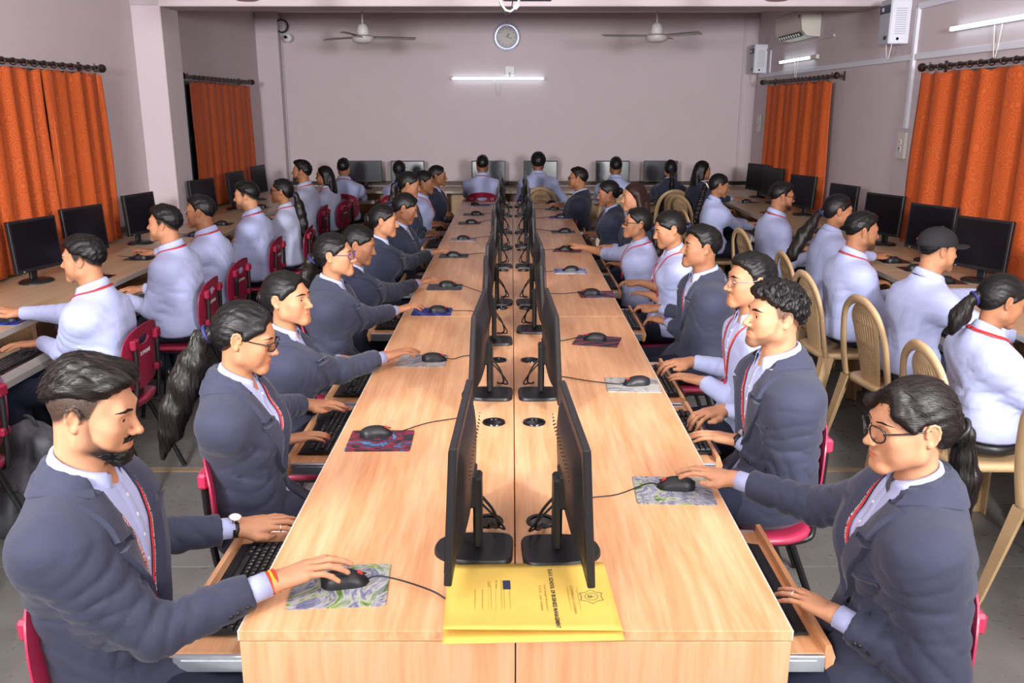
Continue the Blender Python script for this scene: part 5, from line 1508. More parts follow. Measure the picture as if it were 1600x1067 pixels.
            if sp.get('ltext') and dist < 4:
                qa = np.array(q).reshape(len(pp), 3, 3); seg = np.r_[0, np.cumsum(np.linalg.norm(np.diff(qa[:, 1], axis=0), axis=1))]
                TV, TF = LTXT; s0 = (0 if jk else seg[9])+.012; tl_ = TV[:, 0].max()
                sc_ = min(.0135, (seg[-1]-s0-.01)/tl_*1.0)
                out = []
                for v in TV:
                    l = seg[-1]-.012-v[0]*sc_
                    i = min(max(int(np.searchsorted(seg, l))-1, 0), len(seg)-2); u = (l-seg[i])/max(seg[i+1]-seg[i], 1e-6)
                    c = qa[i, 1]*(1-u)+qa[i+1, 1]*u; tg = nrm(qa[i+1, 1]-qa[i, 1]); sdv = nrm(qa[i, 0]-qa[i, 2]); nn = nrm(np.cross(tg, sdv)); nn = nn*(1 if nn@(c-spine(.7)) > 0 else -1)
                    out.append(tuple(c+nrm(np.cross(nn, -tg))*v[1]*sc_*.95+nn*.0016))
                add('lanyard_print', 'lanyard', out, TF, M['white_print'], None)
        h = bvh_s.find_nearest(Vector(bt)); nn = np.array(h[1]); c = np.array(h[0])+nn*.009
        mb = MB(); mb.box(c-np.array((0, 0, .012)), (.012, .006, .020)).box(c-np.array((0, 0, .034)), (.020, .005, .026)); add('lanyard_clip', None, mb.v, mb.f, M['lan'] if dist > 3 else M['chrome'], None)
    # trousers, shoes
    key = ('tr', f, round(P0[0], 2))
    ks = sp.get('knees', .105)
    kn = {1: P0+(ks, .43*S, -.035), -1: P0+(-ks, .43*S, -.035)}
    if sp.get('legs', True):
        to = [(el(P0+(0, .01, -.0), (.175*S, .135*S, .098)), 'u', 0)]
        for sd in (1, -1):
            an = kn[sd]+np.array((sd*.01, -.06, -.42)); an[2] = .075
            to += [(rc(P0+(sd*.085, .05, -.005), kn[sd], .083*S, .066*S), 'u', .03), (rc(kn[sd], an, .064*S, .055*S), 'u', .02)]
        to.append((plane((0, 0, .075), (0, 0, -1)), 'i', 0)); to.append((lambda P: (.0035*fnoise(P, 70, 4)).astype(F32), 'n', 0))
        V, Q = gridmesh(to, .016 if dist < 5 else .021, np.array((P0[0]-.32, -.22, .03)), np.array((P0[0]+.32, .62, .68)))
        add('trousers', None, V, Q, M['trouser'], None)
        for sd in (1, -1):
            an = kn[sd]+np.array((sd*.01, -.06, -.42)); an[2] = .05
            so_ = [(rc(an-np.array((0, .03, 0)), an+np.array((0, .15, -.012)), .040, .036), 'u', 0), (rc(an, an+np.array((0, 0, .05)), .04, .044), 'u', .02), (plane((0, 0, .004), (0, 0, -1)), 'i', 0)]
            V, Q = gridmesh(so_, .017, an-np.array((.08, .12, .06)), an+np.array((.08, .25, .14)))
            add('shoe', None, V, Q, M['shoe'], None)
        if not jk and dist < 5.2:
            mb = MB(); rws = []
            for dz, g in ((-.018, .0), (-.016, .005), (.016, .005), (.018, 0)):
                z = P0[2]-.055+dz; rws.append([(P0[0]+cos(a)*(.178*S+.010+g), .012+sin(a)*(.136*S+.010+g), z) for a in np.linspace(0, 2*pi, 41)[:-1]])
            mb.grid(rws, closed=True); add('belt', None, mb.v, mb.f, M['black'], None)
    # --- hair
    hair_geo(sp, add, hd, H, Rh, hs, f, vf, dist, Nb)
    # eyes, brows, glasses
    eyes_geo(sp, add, hd, Rh, hs, rec[0][0][2], rec[0][0][3], dist, f)
    for kind, sd, extra in sp.get('wear', ()):
        A, E, W, hdir = arms[sd]; n = nrm(W-E); u = frames[sd][0]; u = nrm(u-n*(u@n)); v_ = np.cross(n, u)*1.0
        if v_[2] < 0: v_ = -v_
        def rg(off, r, th, nn=20, z=1.0): return [tuple(W-n*off+(u*cos(a)*1.12+v_*sin(a)*.92)*r) for a in np.linspace(0, 2*pi, nn+1)[:-1]]
        mb = MB()
        if kind == 'thread':
            mb.tube(rg(-.006, .0262*S, 0), .0036, 8, closed=True); add('wrist_thread', None, mb.v, mb.f, M[extra], None)
            if extra == 'thread_y': 
                mb = MB().tube(rg(-.013, .0262*S, 0), .0035, 8, closed=True).tube(rg(.001, .0262*S, 0), .0033, 8, closed=True); add('wrist_thread', None, mb.v, mb.f, M['thread_r'], None)
        if kind == 'watch':
            rws = [[tuple(W+n*(-.002+dz)+(u*cos(a)*1.14+v_*sin(a)*.95)*r*S) for a in np.linspace(0, 2*pi, 25)[:-1]] for dz, r in ((-.009, .0265), (-.009, .0292), (.009, .0292), (.009, .0265))]
            mb.grid(rws, closed=True); add('watch_strap', None, mb.v, mb.f, M[extra], None)
            c = W-n*.002+v_*.0285*S; mb = MB(); fr_ = [tuple(c+(n*cos(a)+u*sin(a))*.0185) for a in np.linspace(0, 2*pi, 25)[:-1]]; bk = [tuple(np.array(p)+v_*.008) for p in fr_]
            mb.grid([fr_, bk], closed=True).add(bk, [list(range(24))]); add('watch_case', 'watch_strap', mb.v, mb.f, M['chrome'], None)
            mb = MB(); d2 = [tuple(c+v_*.0086+(n*cos(a)+u*sin(a))*.0155) for a in np.linspace(0, 2*pi, 25)[:-1]]; mb.add(d2, [list(range(24))]); add('watch_dial', 'watch_strap', mb.v, mb.f, M['white_plastic'], None)
        if kind == 'ring':
            x_, y_, z_ = frames[sd]; p = W+y_*.120*S+x_*extra*S-z_*.004; mb.tube([tuple(p+(x_*cos(a)*.0098+z_*sin(a)*.0098)) for a in np.linspace(0, 2*pi, 17)[:-1]], .0017, 6, closed=True); add('finger_ring', None, mb.v, mb.f, M['chrome'], None)
    return rec
def evalp_fn(pr): return lambda P: evalp(pr, P)
def ball(mb, c, n, r, h):
    n = Vector(n).normalized(); u = n.orthogonal().normalized(); v = n.cross(u); c = Vector(c)
    r1 = [c+(u*cos(a)+v*sin(a))*r for a in np.linspace(0, 2*pi, 11)[:-1]]; r2 = [c+n*h+(u*cos(a)+v*sin(a))*r*.8 for a in np.linspace(0, 2*pi, 11)[:-1]]
    mb.add(r1+r2, [(i, (i+1) % 10, 10+(i+1) % 10, 10+i) for i in range(10)]+[list(range(10, 20))])
HL = {'short': ([-.2, -.105, -.085, -.06, -.04, -.024, -.012, .0, .014, .022, .035, .05, .066, .3], [-.07, -.070, -.058, -.030, -.006, .016, .016, -.006, -.012, .030, .046, .060, .076, .088]),
      'pomp': ([-.2, -.11, -.09, -.05, -.02, .02, .045, .06, .075, .3], [-.0, .0, .018, .040, .050, .052, .058, .068, .080, .092]),
      'fade': ([-.2, -.11, -.09, -.05, -.02, .02, .045, .06, .3], [-.055, -.052, -.036, .0, .022, .034, .050, .066, .080]),
      'pull': ([-.2, -.10, -.075, -.045, -.03, -.02, .0, .012, .028, .045, .062, .075, .3], [-.095, -.092, -.075, -.045, -.012, .010, .018, .004, .026, .046, .066, .078, .088])}
def strands(sp, add, V, Q, H, Rh, hs, st, n, mat, tdir=None):
    '''loose locks laid along the combed direction of the hair'''
    rg = np.random.RandomState(sp['id_n']*7+3); bv = BVHTree.FromPolygons(V.tolist(), Q.tolist())
    vs, fs = [], []; curly = st in ('curly', 'curlfade', 'afro')
    for i in rg.randint(0, len(V), n):
        p = np.array(V[i], float); h = bv.find_nearest(Vector(p)); nn = np.array(h[1])
        seg = 5 if curly else 7; ln = rg.uniform(.014, .026) if curly else rg.uniform(.035, .075); off = rg.uniform(.0002, .0030) if rg.rand() < .88 else rg.uniform(.003, .009); wob = rg.normal(size=3)*.22; wd = rg.uniform(.0006, .0014)
        if st == 'tail': ln *= 1.6
        ax = rg.normal(size=3); pts = []; ok = True
        for k in range(seg):
            q = Rh.T@(p-H)/hs
            if st != 'tail' and abs(q[0]) > .060 and q[2] < .034 and -.045 < q[1] < .022: break
            if curly: d = nrm(np.cross(nn, ax)); ax = ax+np.cross(nn, d)*.0+d*.9+np.cross(d, nn)*.8
            elif st == 'tail': d = tdir+wob*.6
            elif st == 'long': d = np.array((0, -.15, -1.0))+wob*.3
            else:
                if st == 'pomp': l = np.array((.25*np.sign(q[0]+.01)*.3, -1, .45 if q[1] > .04 else -.1 if q[1] > -.05 else -.8))
                elif st in ('short', 'fade'): l = q-np.array((.012, -.045, .125)); l = l/max(np.linalg.norm(l), .01)+np.array((.25, 0, -.2))
                elif st == 'bang':
                    s_ = sp.get('part', 1); tgt = np.array((-.076*s_, .03, .0)) if (q[1] > .025 and q[0]*s_ < .03) else np.array((.0, -.11, -.02)); l = tgt-q
                else: l = np.array((0, -.115, -.012))-q
                d = Rh@nrm(l)+wob
            d = nrm(d-nn*(d@nn)); pts.append((p+nn*off*(.4+.6*k/seg), nrm(np.cross(d, nn)))); p = p+d*ln/seg
            h = bv.find_nearest(Vector(p))
            if (np.array(h[0])-p)@(np.array(h[0])-p) > 1e-3: break
            p = np.array(h[0]); nn = np.array(h[1])
        m = len(pts)
        if m < 3: continue
        b0 = len(vs)
        for k, (c, sd) in enumerate(pts):
            w_ = wd*(1-.75*(k/(m-1))**2)*(.5 if k == 0 else 1); vs.append(tuple(c-sd*w_)); vs.append(tuple(c+sd*w_))
        for k in range(m-1): fs.append((b0+2*k, b0+2*k+1, b0+2*k+3, b0+2*k+2))
    if fs: add('strands', 'hair', np.array(vs, F32), np.array(fs, np.int32), mat, None, kind='stuff')
def hair_geo(sp, add, hd, H, Rh, hs, f, vf, dist, Nb):
    st = sp.get('hair', 'pull' if f else 'short')
    mat = M[sp.get('hmat', 'hair' if not f else 'hair')]
    W = lambda fn: xf(fn, H, Rh, hs)
    vh = max(vf*1.2, .0033)
    pr = []
    base = {'short': 'short', 'curly': 'short', 'afro': 'short', 'pomp': 'pomp', 'fade': 'fade', 'curlfade': 'fade', 'cap': 'short'}.get(st, 'pull')
    th = {'short': .007, 'pomp': .010, 'fade': .010, 'curlfade': .012, 'curly': .013, 'afro': .027, 'cap': .003}.get(st, .008)
    pr.append((W(el((0, -.016, .032), (.0765+th, .096+th, .088+th*1.1))), 'u', 0))
    if st in ('short', 'fade'): pr.append((W(el((0, .018, .078), (.062, .070, .050))), 'u', .02))
    if st == 'pomp':
        pr.append((W(el((.006, .040, .092), (.060, .056, .044))), 'u', .025)); pr.append((W(el((0, -.03, .085), (.066, .07, .052))), 'u', .02))
    if st in ('curly', 'curlfade', 'afro'):
        pr.append((W(el((0, .022, .086), (.070, .072, .050))), 'u', .02))
    if base == 'pull': pr.append((W(el((0, -.05, .0), (.074, .062, .075))), 'u', .03))
    hx, hy_ = HL[base]
    up = sp.get('hline', 0)
    def line(P):
        q = ((P-H.astype(F32))@Rh.astype(F32))/hs
        g = np.interp(q[..., 1], hx, hy_)+up*np.clip((q[..., 1]-.02)/.05, 0, 1)+.0035*fnoise(q, 170, 1)
        if sp.get('jag'): g = g+.006*np.sin(q[..., 0]*260)*np.clip((q[..., 1]-.03)/.03, 0, 1)
        return ((g-q[..., 2])*.75*hs).astype(F32)
    def taper(P):
        q = ((P-H.astype(F32))@Rh.astype(F32))/hs
        g = np.interp(q[..., 1], hx, hy_)
        return ((th+.004)*hs*np.clip(1-(q[..., 2]-g)/.026, 0, 1)**1.6*.9).astype(F32)
    pr.append((taper, 'n', 0))
    pr.append((line, 'i', .003))
    if st in ('curly', 'curlfade', 'afro'): pr.append((lambda P: (.0042*fnoise(P-H.astype(F32), 260, 3)+.0025*fnoise(P-H.astype(F32), 480, 5)).astype(F32), 'n', 0))
    elif st in ('short', 'pomp', 'fade'):
        def sn(P):
            q = ((P-H.astype(F32))@Rh.astype(F32)); k = np.array((1, .35, .6), F32)
            return (.0022*fnoise(q*k, 420, 2)+.0018*fnoise(q*np.array((1, .4, 1), F32), 190, 6)).astype(F32)
        pr.append((sn, 'n', 0))
    else:
        def sn(P):
            q = ((P-H.astype(F32))@Rh.astype(F32)); return (.0011*fnoise(q*np.array((1, .25, .8), F32), 420, 2)).astype(F32)
        pr.append((sn, 'n', 0))
    if st == 'bang':
        s = sp.get('part', 1)
        for a, b_, c in (((.018*s, .048, .100), (-.045*s, .082, .066), (-.074*s, .048, .022)), ((.03*s, .05, .10), (.062*s, .062, .060), (.078*s, .03, .018))):
            pr.append((W(rc(np.array(a)*.965, np.array(b_)*.965, .015, .014)), 'u', .02)); pr.append((W(rc(np.array(b_)*.965, np.array(c)*.98, .014, .010)), 'u', .02))
    if st == 'pull':
        s = sp.get('part', 1 if sp['id_n'] % 2 else -1)
        for sx in (-1, 1):
            a, b_, c = np.array((.016*s, .050, .100)), np.array((sx*.056+.006*s, .054, .064)), np.array((sx*.077, .010, .018))
            pr.append((W(rc(a*.962, b_*.972, .011, .012)), 'u', .016)); pr.append((W(rc(b_*.972, c*.985, .012, .010)), 'u', .016))
        if dist < 5: pr.append((W(rc((.016*s, .078, .094), (.014*s, -.005, .1275), .0042, .0030)), 's', .004))
    if st == 'long':
        for sx in (-1, 1):
            pr.append((W(rc((sx*.062, -.02, .03), (sx*.072, -.04, -.09), .030, .026)), 'u', .03))
        pr.append((el(Nb+np.array((0, -.06, -.06)), (.085, .040, .20)), 'u', .05))
    mnz = .42 if st == 'long' else .20
    lo, hi = H-(.17, .20, mnz), H+(.17, .17, .18)
    V, Q = polygonise(pr, lines(lo[0], hi[0], vh, []), lines(lo[1], hi[1], vh, []), lines(lo[2], hi[2], vh, []))
    add('hair', None, V, Q, mat, None)
    N_ = 1100 if dist < 2.5 else 750 if dist < 3.4 else 420 if dist < 5 else 200 if dist < 7.5 else 0
    if N_ and st != 'cap': strands(sp, add, V, Q, H, Rh, hs, st if base != 'pull' or st in ('long', 'bang') else 'pull', N_, mat)
    tl_ = sp.get('tail')
    if tl_:
        b0 = hd((0, -.108, -.012)); dn = np.array((0, 0, -1.0))
        if tl_ == 'bun':
            pr = [(el(hd((0, -.118, .0)), (.036, .030, .034)), 'u', 0), (lambda P: (.003*fnoise(P, 230, 3)).astype(F32), 'n', 0)]; lo, hi = hd((0, -.118, 0))-.07, hd((0, -.118, 0))+.07
        else:
            L = {'low': .26, 'long': .40, 'short': .15, 'braid': .36}[tl_]; wd = {'low': .9, 'long': 1.35, 'short': 1.0, 'braid': .85}[tl_]
            dx = np.array(sp.get('tdir', (0, -.16, -1))); dx = nrm(dx)
            pts = [b0, hd((0, -.145, -.045))]; p = pts[-1]
            for k in range(5): p = p+nrm(dx+np.array((0, .03*k, 0)))*L/5; pts.append(p)
            R = [.024, .024, .031*wd, .036*wd, .034*wd, .026*wd, .010]
            pr = [(rc(pts[i], pts[i+1], R[i], R[i+1]), 'u', .012) for i in range(6)]
            if tl_ == 'braid': pr.append((lambda P: (.006*np.sin(P[..., 2]*150+np.sign(P[..., 0]-b0[0])*1.2)).astype(F32), 'n', 0))
            else: pr.append((lambda P: (.0026*fnoise(P*np.array((1, 1, .12), F32), 420, 3)+.004*fnoise(P*np.array((1, 1, .4), F32), 90, 1)).astype(F32), 'n', 0))
            A = np.array(pts); lo, hi = A.min(0)-.06, A.max(0)+.06
        v2 = max(vh, .0036)
        V, Q = polygonise(pr, lines(lo[0], hi[0], v2, []), lines(lo[1], hi[1], v2, []), lines(lo[2], hi[2], v2, []))
        if tl_ != 'bun' and dist < 5: strands(sp, add, V, Q, H, Rh, hs, 'tail', 420 if dist < 3.4 else 160, M['hair_tail'], nrm(A[-1]-A[1]))
        add('hair_tail', 'hair', V, Q, M['hair_tail'] if sp.get('hmat') != 'hair_red' else M['hair_red'], None)
        if tl_ != 'bun':
            c = hd((0, -.128, -.026)); n = nrm(hd((0, -.145, -.045))-b0); u = nrm(np.cross(n, (1, 0, 0))); v_ = np.cross(n, u)
            mb = MB().tube([tuple(c+(u*cos(a)+v_*sin(a))*.026) for a in np.linspace(0, 2*pi, 17)[:-1]], .006, 8, closed=True); add('hair_tie', 'hair', mb.v, mb.f, M[sp.get('tie', 'scrunchie')], None)
    if sp.get('beardmesh'):
        hp = [(xf(fn, H, Rh, hs), op, k*hs) for fn, op, k in head_prims('m', sp.get('fat', 0), sp.get('nose', 1), sp.get('jaw', 1))[:15]]
        def reg(P):
            q = ((P-H.astype(F32))@Rh.astype(F32))/hs; x, y, z = np.abs(q[..., 0]), q[..., 1], q[..., 2]
            g = np.interp(y, [-.02, .0, .02, .04, .06, .075, .09, .12], [-.2, -.2, -.105, -.088, -.0775, -.0795, -.078, -.076])
            return (np.maximum(np.maximum(z-g, -.135-z), -.0-y)*hs).astype(F32)
        # full beard below the mouth line
        pr = [(lambda P: evalp(hp, P)-.0025, 'u', 0), (W(el((0, .076, -.106), (.026, .020, .018))), 'u', .015), (reg, 'i', .006), (lambda P: (.0020*fnoise(P, 620, 2)).astype(F32), 'n', 0)]
        lo, hi = hd((0, .04, -.08))-.12, hd((0, .04, -.08))+.12
        V, Q = polygonise(pr, lines(lo[0], hi[0], .003, []), lines(lo[1], hi[1], .003, []), lines(lo[2], hi[2], .003, []))
        add('beard', None, V, Q, M['hair_curl'], None)
    if st == 'cap':
        pr = [(W(el((0, -.012, .040), (.090, .112, .092))), 'u', 0), (W(plane((0, 0, .028), (0, .10, -1))), 'i', .004)]
        pr2 = []
        def bill(P):
            q = ((P-H.astype(F32))@Rh.astype(F32))/hs; x, y, z = q[..., 0], q[..., 1], q[..., 2]
            d2 = np.sqrt((x/.082)**2+((y-.075)/.095)**2)-1
            zz = .040-2.2*x*x+.03*(y-.08)
            return (np.maximum(np.maximum(d2*.07, np.abs(z-zz)-.0035), .06-y)*hs).astype(F32)
        pr.append((bill, 'u', .006)); pr.append((W(rc((-.0, 0, .131), (0, 0, .133), .007, .007)), 'u', .003))
        lo, hi = H-(.16, .17, .06), H+(.16, .22, .17)
        V, Q = polygonise(pr, lines(lo[0], hi[0], .004, []), lines(lo[1], hi[1], .004, []), lines(lo[2], hi[2], .004, [])); add('cap', None, V, Q, M['cap'], None)
        mb = MB().box((0, 0, 0), (.004, .020, .010)); Rt = Rh@rotz(-.5); c = hd((-.052, -.095, .048)); add('cap_tab', 'cap', [tuple(c+Rt@np.array(v)) for v in mb.v], mb.f, M['red_print'], None)
_ev = MB().lathe([(.0122*sin(a), .0122*cos(a)) for a in np.linspace(.02, pi-.02, 11)], n=16)
_iv = MB().lathe([(.0124*sin(a), .0124*cos(a)) for a in np.linspace(.005, .44, 5)], n=16)
def eyes_geo(sp, add, hd, Rh, hs, BV, BQ, dist, f):
    gz = rotx(R_(-90+sp.get('gaze', -3)))@np.eye(3)
    for sx in (-1, 1):
        c = hd((sx*.0318, .0722, .0052)); Rr = Rh@rotz(R_(sp.get('gy', {'L': -16, 'S': 16}.get(sp['id'][0], 0))))@gz
        add('eye', None, [tuple(c+Rr@(np.array(v)*hs)) for v in _ev.v], _ev.f, M['eye_white'], None)
        add('iris', 'eye', [tuple(c+Rr@(np.array(v)*hs)) for v in _iv.v], _iv.f, M['iris'], None)
    bv = BVHTree.FromPolygons(BV.tolist(), BQ.tolist())
    th = (.0032 if f else .0046)*sp.get('brow', 1)
    for sx in (-1, 1):
        rw_, of_ = [], []
        for i in range(11):
            u = i/10; x = .012+.040*u; z = .0270+.0034*sin(min(u, .62)/.62*pi/2)-.0065*max(0, u-.55)/.45; t = th*(.85+.25*sin(pi*min(u*1.2, 1)))*(1-.8*max(0, u-.55)/.45)
            for k, o in ((-1, -.0004), (-.6, .0008), (0, .0012), (.6, .0008), (1, -.0004)): rw_.append(hd((sx*x, .098-.6*x*x/.05, z+k*t*.9))); of_.append(o*1.0+.0002)
        add('eyebrow', None, snap_pts(bv, rw_, of_), quads(11, 5), M['hair_curl'], None)
    if sp.get('stachemesh'):
        rw_, of_ = [], []
        for i in range(17):
            u = i/8-1; x = u*.033; z = -.0455-.009*abs(u)**1.8; t = .0042*(1-.55*abs(u)**3)
            for k, o in ((-1, -.0004), (-.5, .0022), (.4, .0020), (1, -.0004)): rw_.append(hd((x, .108-.9*x*x/.05, z+k*t))); of_.append(o)
        add('moustache', None, snap_pts(bv, rw_, of_), quads(17, 4), M['hair_curl'], None)
    g = sp.get('glasses')
    if g:
        style, mat = g; mb = MB(); r = {'round': (.0235, .0215, 2.3), 'rect': (.0245, .0160, 4), 'oval': (.0240, .0185, 3)}[style]; wr = .0019 if mat != 'glass_wire' else .0011
        lens = []
        for sx in (-1, 1):
            pts = []
            for a in np.linspace(0, 2*pi, 29)[:-1]:
                q = (abs(cos(a))**r[2]+abs(sin(a))**r[2])**(-1/r[2]); x = sx*.0335+cos(a)*q*r[0]; z = .003+sin(a)*q*r[1]
                pts.append(hd((x, .1075-1.6*max(0, abs(x)-.012)**2*5-.08*(.003-z), z)))
            mb.tube([tuple(p) for p in pts], wr, 8, closed=True); lens.append(pts)
            mb.tube(spline([hd((sx*(.0335+r[0]), .0965, .009)), hd((sx*.066, .080, .011)), hd((sx*.0775, .03, .011)), hd((sx*.0795, -.012, .014)), hd((sx*.079, -.035, -.004))], 14), wr*1.05, 8)
        mb.tube(spline([hd((-.0105, .1065, .006)), hd((0, .1135, .009)), hd((.0105, .1065, .006))], 6), wr, 8)
        add('glasses', None, mb.v, mb.f, M[mat], None)
        for pts in lens:
            c = np.mean(pts, 0); add('lens', 'glasses', [tuple(p) for p in pts], [list(range(28))], M['lens'], None)
# ------------------------------------------------------------------ the people: world positions, read as  (head centre), facing, hands (wrist, tip)
LTXT = textmesh('D.A.V. SCHOOL OF BUSINESS MANAGEMENT', 1.0, 'LEFT', 1.05, .012)
LTXT[0][:, 0] -= LTXT[0][:, 0].min()
PE = []
def pers(id_, head, face, label, sex='m', top='jacket', lean=.04, R=None, L=None, **k):
    """face in degrees: 0 = +y (away from the camera), -90 = +x, 90 = -x"""
    PE.append(dict(id=id_, headw=head, face_=face, label=label, sex=sex, top=top, lean=lean, Rw=R, Lw=L, **k))
def hand(w_, tip, pose='key', **k): return dict(w=w_, tip=tip, pose=pose, **k)
G1 = 'students in blazers along the left of the central row'
G2 = 'students along the right of the central row'
G3 = 'students in shirts along the left wall'
G4 = 'students in shirts along the right wall'
G5 = 'students facing the back wall'
# left of the central row, facing +x
pers('L1', (-.912, 1.82, 1.205), -90, 'bearded man in slate blazer and red lanyard, nearest on the left, hand on a mouse', R=hand((-.548, 1.795, .80), (-.40, 1.865, .8), 'mouse'), L=hand((-.775, 2.255, .705), (-.66, 2.30, .7), 'flat', up=(.25, 0, 1)),
     lean=.0, pitch=14, yaw=4, hair='pomp', hmat='hair_brown', skin=0, beard=1.15, scalp=.95, beardmesh=True, stachemesh=True, lip=.55, vbot=.30, open=.030, ltext=True, wear=[('thread', 1, 'thread_y'), ('watch', -1, 'black'), ('ring', -1, -.03)], twist=6, knees=.05, wide=.98, nose=1.12, grp=G1, lt=.40, lx=.0)
pers('L2', (-.815, 2.62, 1.160), -84, 'woman in blazer and dark glasses with a long thick ponytail, typing', 'f', R=hand((-.80, 2.90, .715), (-.66, 2.99, .7), 'flat'), L=hand((-.815, 3.275, .72), (-.66, 3.29, .7), 'flat'),
     lean=.0, pitch=17, yaw=-3, hair='pull', tail='long', tdir=(.05, -.45, -1), hmat='hair', skin=1, glasses=('rect', 'glass_frame'), ltext=True, nails=True, lip=.9, grp=G1, vbot=.36, lt=.52)
pers('L3', (-.881, 3.40, 1.112), -80, 'person in blazer with smooth dark hair, looking up, orange thread on the wrist', 'f', R=hand((-.552, 3.66, .80), (-.38, 3.755, .8), 'mouse'), L=hand((-.80, 3.95, .705), (-.65, 3.93, .7)),
     lean=.0, pitch=0, yaw=-25, hair='pull', tail='bun', skin=1, brow=1.3, wear=[('thread', 1, 'thread_r')], grp=G1, lan=False, lip=.5)
pers('L4', (-.868, 4.30, 1.137), -82, 'woman in blazer with thin purple glasses, hand on a blue mouse mat', 'f', R=hand((-.615, 4.56, .80), (-.43, 4.68, .8), 'mouse'), L=hand((-.80, 4.95, .705), (-.66, 4.97, .7)),
     pitch=1, yaw=-9, hair='pull', tail='low', tdir=(0, -.3, -1), skin=1, glasses=('rect', 'glass_purple'), lip=1.25, grp=G1, lan=False, wide=1.05)
pers('L5', (-.86, 4.95, 1.090), -78, 'woman in blazer looking down, hand with a red bangle on a mouse', 'f', R=hand((-.575, 5.30, .80), (-.42, 5.43, .8), 'mouse'), L=hand((-.82, 5.6, .705), (-.68, 5.6, .7)),
     pitch=18, yaw=-12, hair='pull', tail='low', skin=2, wear=[('thread', 1, 'thread_r'), ('ring', 1, -.01)], lip=.9, grp=G1, dark=True)
pers('L6', (-.861, 5.95, 1.098), -76, 'woman in dark blazer reaching to a black mouse, sixth from the front on the left', 'f', R=hand((-.605, 6.43, .80), (-.45, 6.55, .8), 'mouse'), L=hand((-.82, 6.6, .705), (-.68, 6.6, .7)), pitch=8, yaw=-13, hair='pull', tail='bun', skin=1, grp=G1, dark=True, lan=False)
pers('L7', (-.785, 6.55, 1.115), -90, 'woman in dark blazer bending over her keyboard with gold rings, seventh on the left', 'f', R=hand((-.80, 6.72, .705), (-.66, 6.80, .7)), L=hand((-.80, 7.0, .705), (-.66, 6.95, .7)), pitch=24, hair='pull', tail='low', skin=2, grp=G1, dark=True, lan=False, wear=[('ring', 1, -.01)])
pers('L8', (-.882, 7.70, 1.19), -90, 'woman in dark blazer partly hidden behind two others, eighth on the left', 'f', R=hand((-.80, 8.0, .705), (-.66, 8.05, .7)), L=hand((-.80, 8.25, .705), (-.66, 8.2, .7)), pitch=14, hair='pull', tail='low', skin=2, grp=G1, dark=True, lan=False)
pers('L9', (-.827, 8.50, 1.143), -90, 'woman in a pale shirt and red lanyard among dark blazers, ninth on the left', 'f', 'shirt', R=hand((-.80, 8.72, .705), (-.66, 8.76, .7)), L=hand((-.80, 8.95, .705), (-.66, 8.92, .7)), pitch=8, yaw=-6, hair='pull', tail='low', skin=2, grp=G1, rolled=True)
pers('L10', (-.771, 9.30, 1.142), -90, 'woman in dark blazer at the far end of the left side, in profile', 'f', R=hand((-.78, 9.55, .705), (-.64, 9.58, .7)), L=hand((-.78, 9.8, .705), (-.64, 9.76, .7)), pitch=4, hair='pull', tail='bun', skin=2, grp=G1, dark=True, lan=False)
# right of the central row, facing -x
pers('S1', (.885, 1.85, 1.158), 90, 'woman in navy blazer with round black glasses, nearest on the right', 'f', R=hand((.648, 2.365, .802), (.50, 2.42, .8), 'mouse'), L=hand((.745, 1.80, .715), (.665, 1.925, .7), 'flat', up=(.2, 0, 1)),
     lean=.0, pitch=6, yaw=4, hair='bang', part=-1, tail='low', tdir=(.06, -.12, -1), tie='black', hmat='hair_brown', skin=0, glasses=('round', 'glass_frame'), ltext=True, twist=-16, knees=.05, wide=1.12, wear=[('ring', -1, .01)], grp=G2, vbot=.40, notch=.78, lt=.50, lip=.6, fat=.6, fr=1.0, brow=.75)
pers('S2', (.880, 2.88, 1.166), 90, 'man in slate blazer with curly hair, white wristwatch and red lanyard, second on the right', R=hand((.815, 3.215, .715), (.68, 3.14, .7)), L=hand((.795, 2.895, .715), (.665, 2.985, .7), 'flat'),
     lean=.03, pitch=-1, yaw=6, hair='curlfade', hmat='hair_curl', jag=True, skin=0, beard=.6, scalp=.8, stache=.35, lip=.6, ltext=True, wear=[('watch', -1, 'black')], grp=G2, vbot=.34, open=.02, lt=.46)
pers('S3', (.959, 3.50, 1.164), 90, 'man in pale shirt with thin metal glasses, behind the curly haired man', 'm', 'shirt', R=hand((.825, 3.88, .715), (.69, 3.85, .7)), L=hand((.815, 3.58, .715), (.68, 3.74, .7), 'flat'),
     pitch=2, yaw=6, hair='short', skin=1, glasses=('oval', 'glass_wire'), stache=.45, fat=.8, ltext=True, grp=G2, lt=.45)
pers('S4', (.968, 4.50, 1.146), 90, 'man in slate blazer with a moustache and a blue wristband, typing, fourth on the right', R=hand((.86, 4.98, .715), (.73, 5.06, .7)), L=hand((.845, 4.65, .715), (.71, 4.82, .7)),
     pitch=-1, yaw=2, hair='short', skin=2, stache=.95, beard=.12, wear=[('thread', -1, 'band_blue')], grp=G2, vbot=.36, lt=.5)
pers('S5', (.942, 5.30, 1.130), 90, 'woman in pale shirt looking down at her typing hands, fifth on the right', 'f', 'shirt', R=hand((.855, 5.75, .715), (.72, 5.80, .7)), L=hand((.865, 5.36, .715), (.72, 5.55, .7), 'flat'),
     pitch=17, yaw=6, hair='pull', tail='low', skin=1, grp=G2, rolled=True, lt=.48)
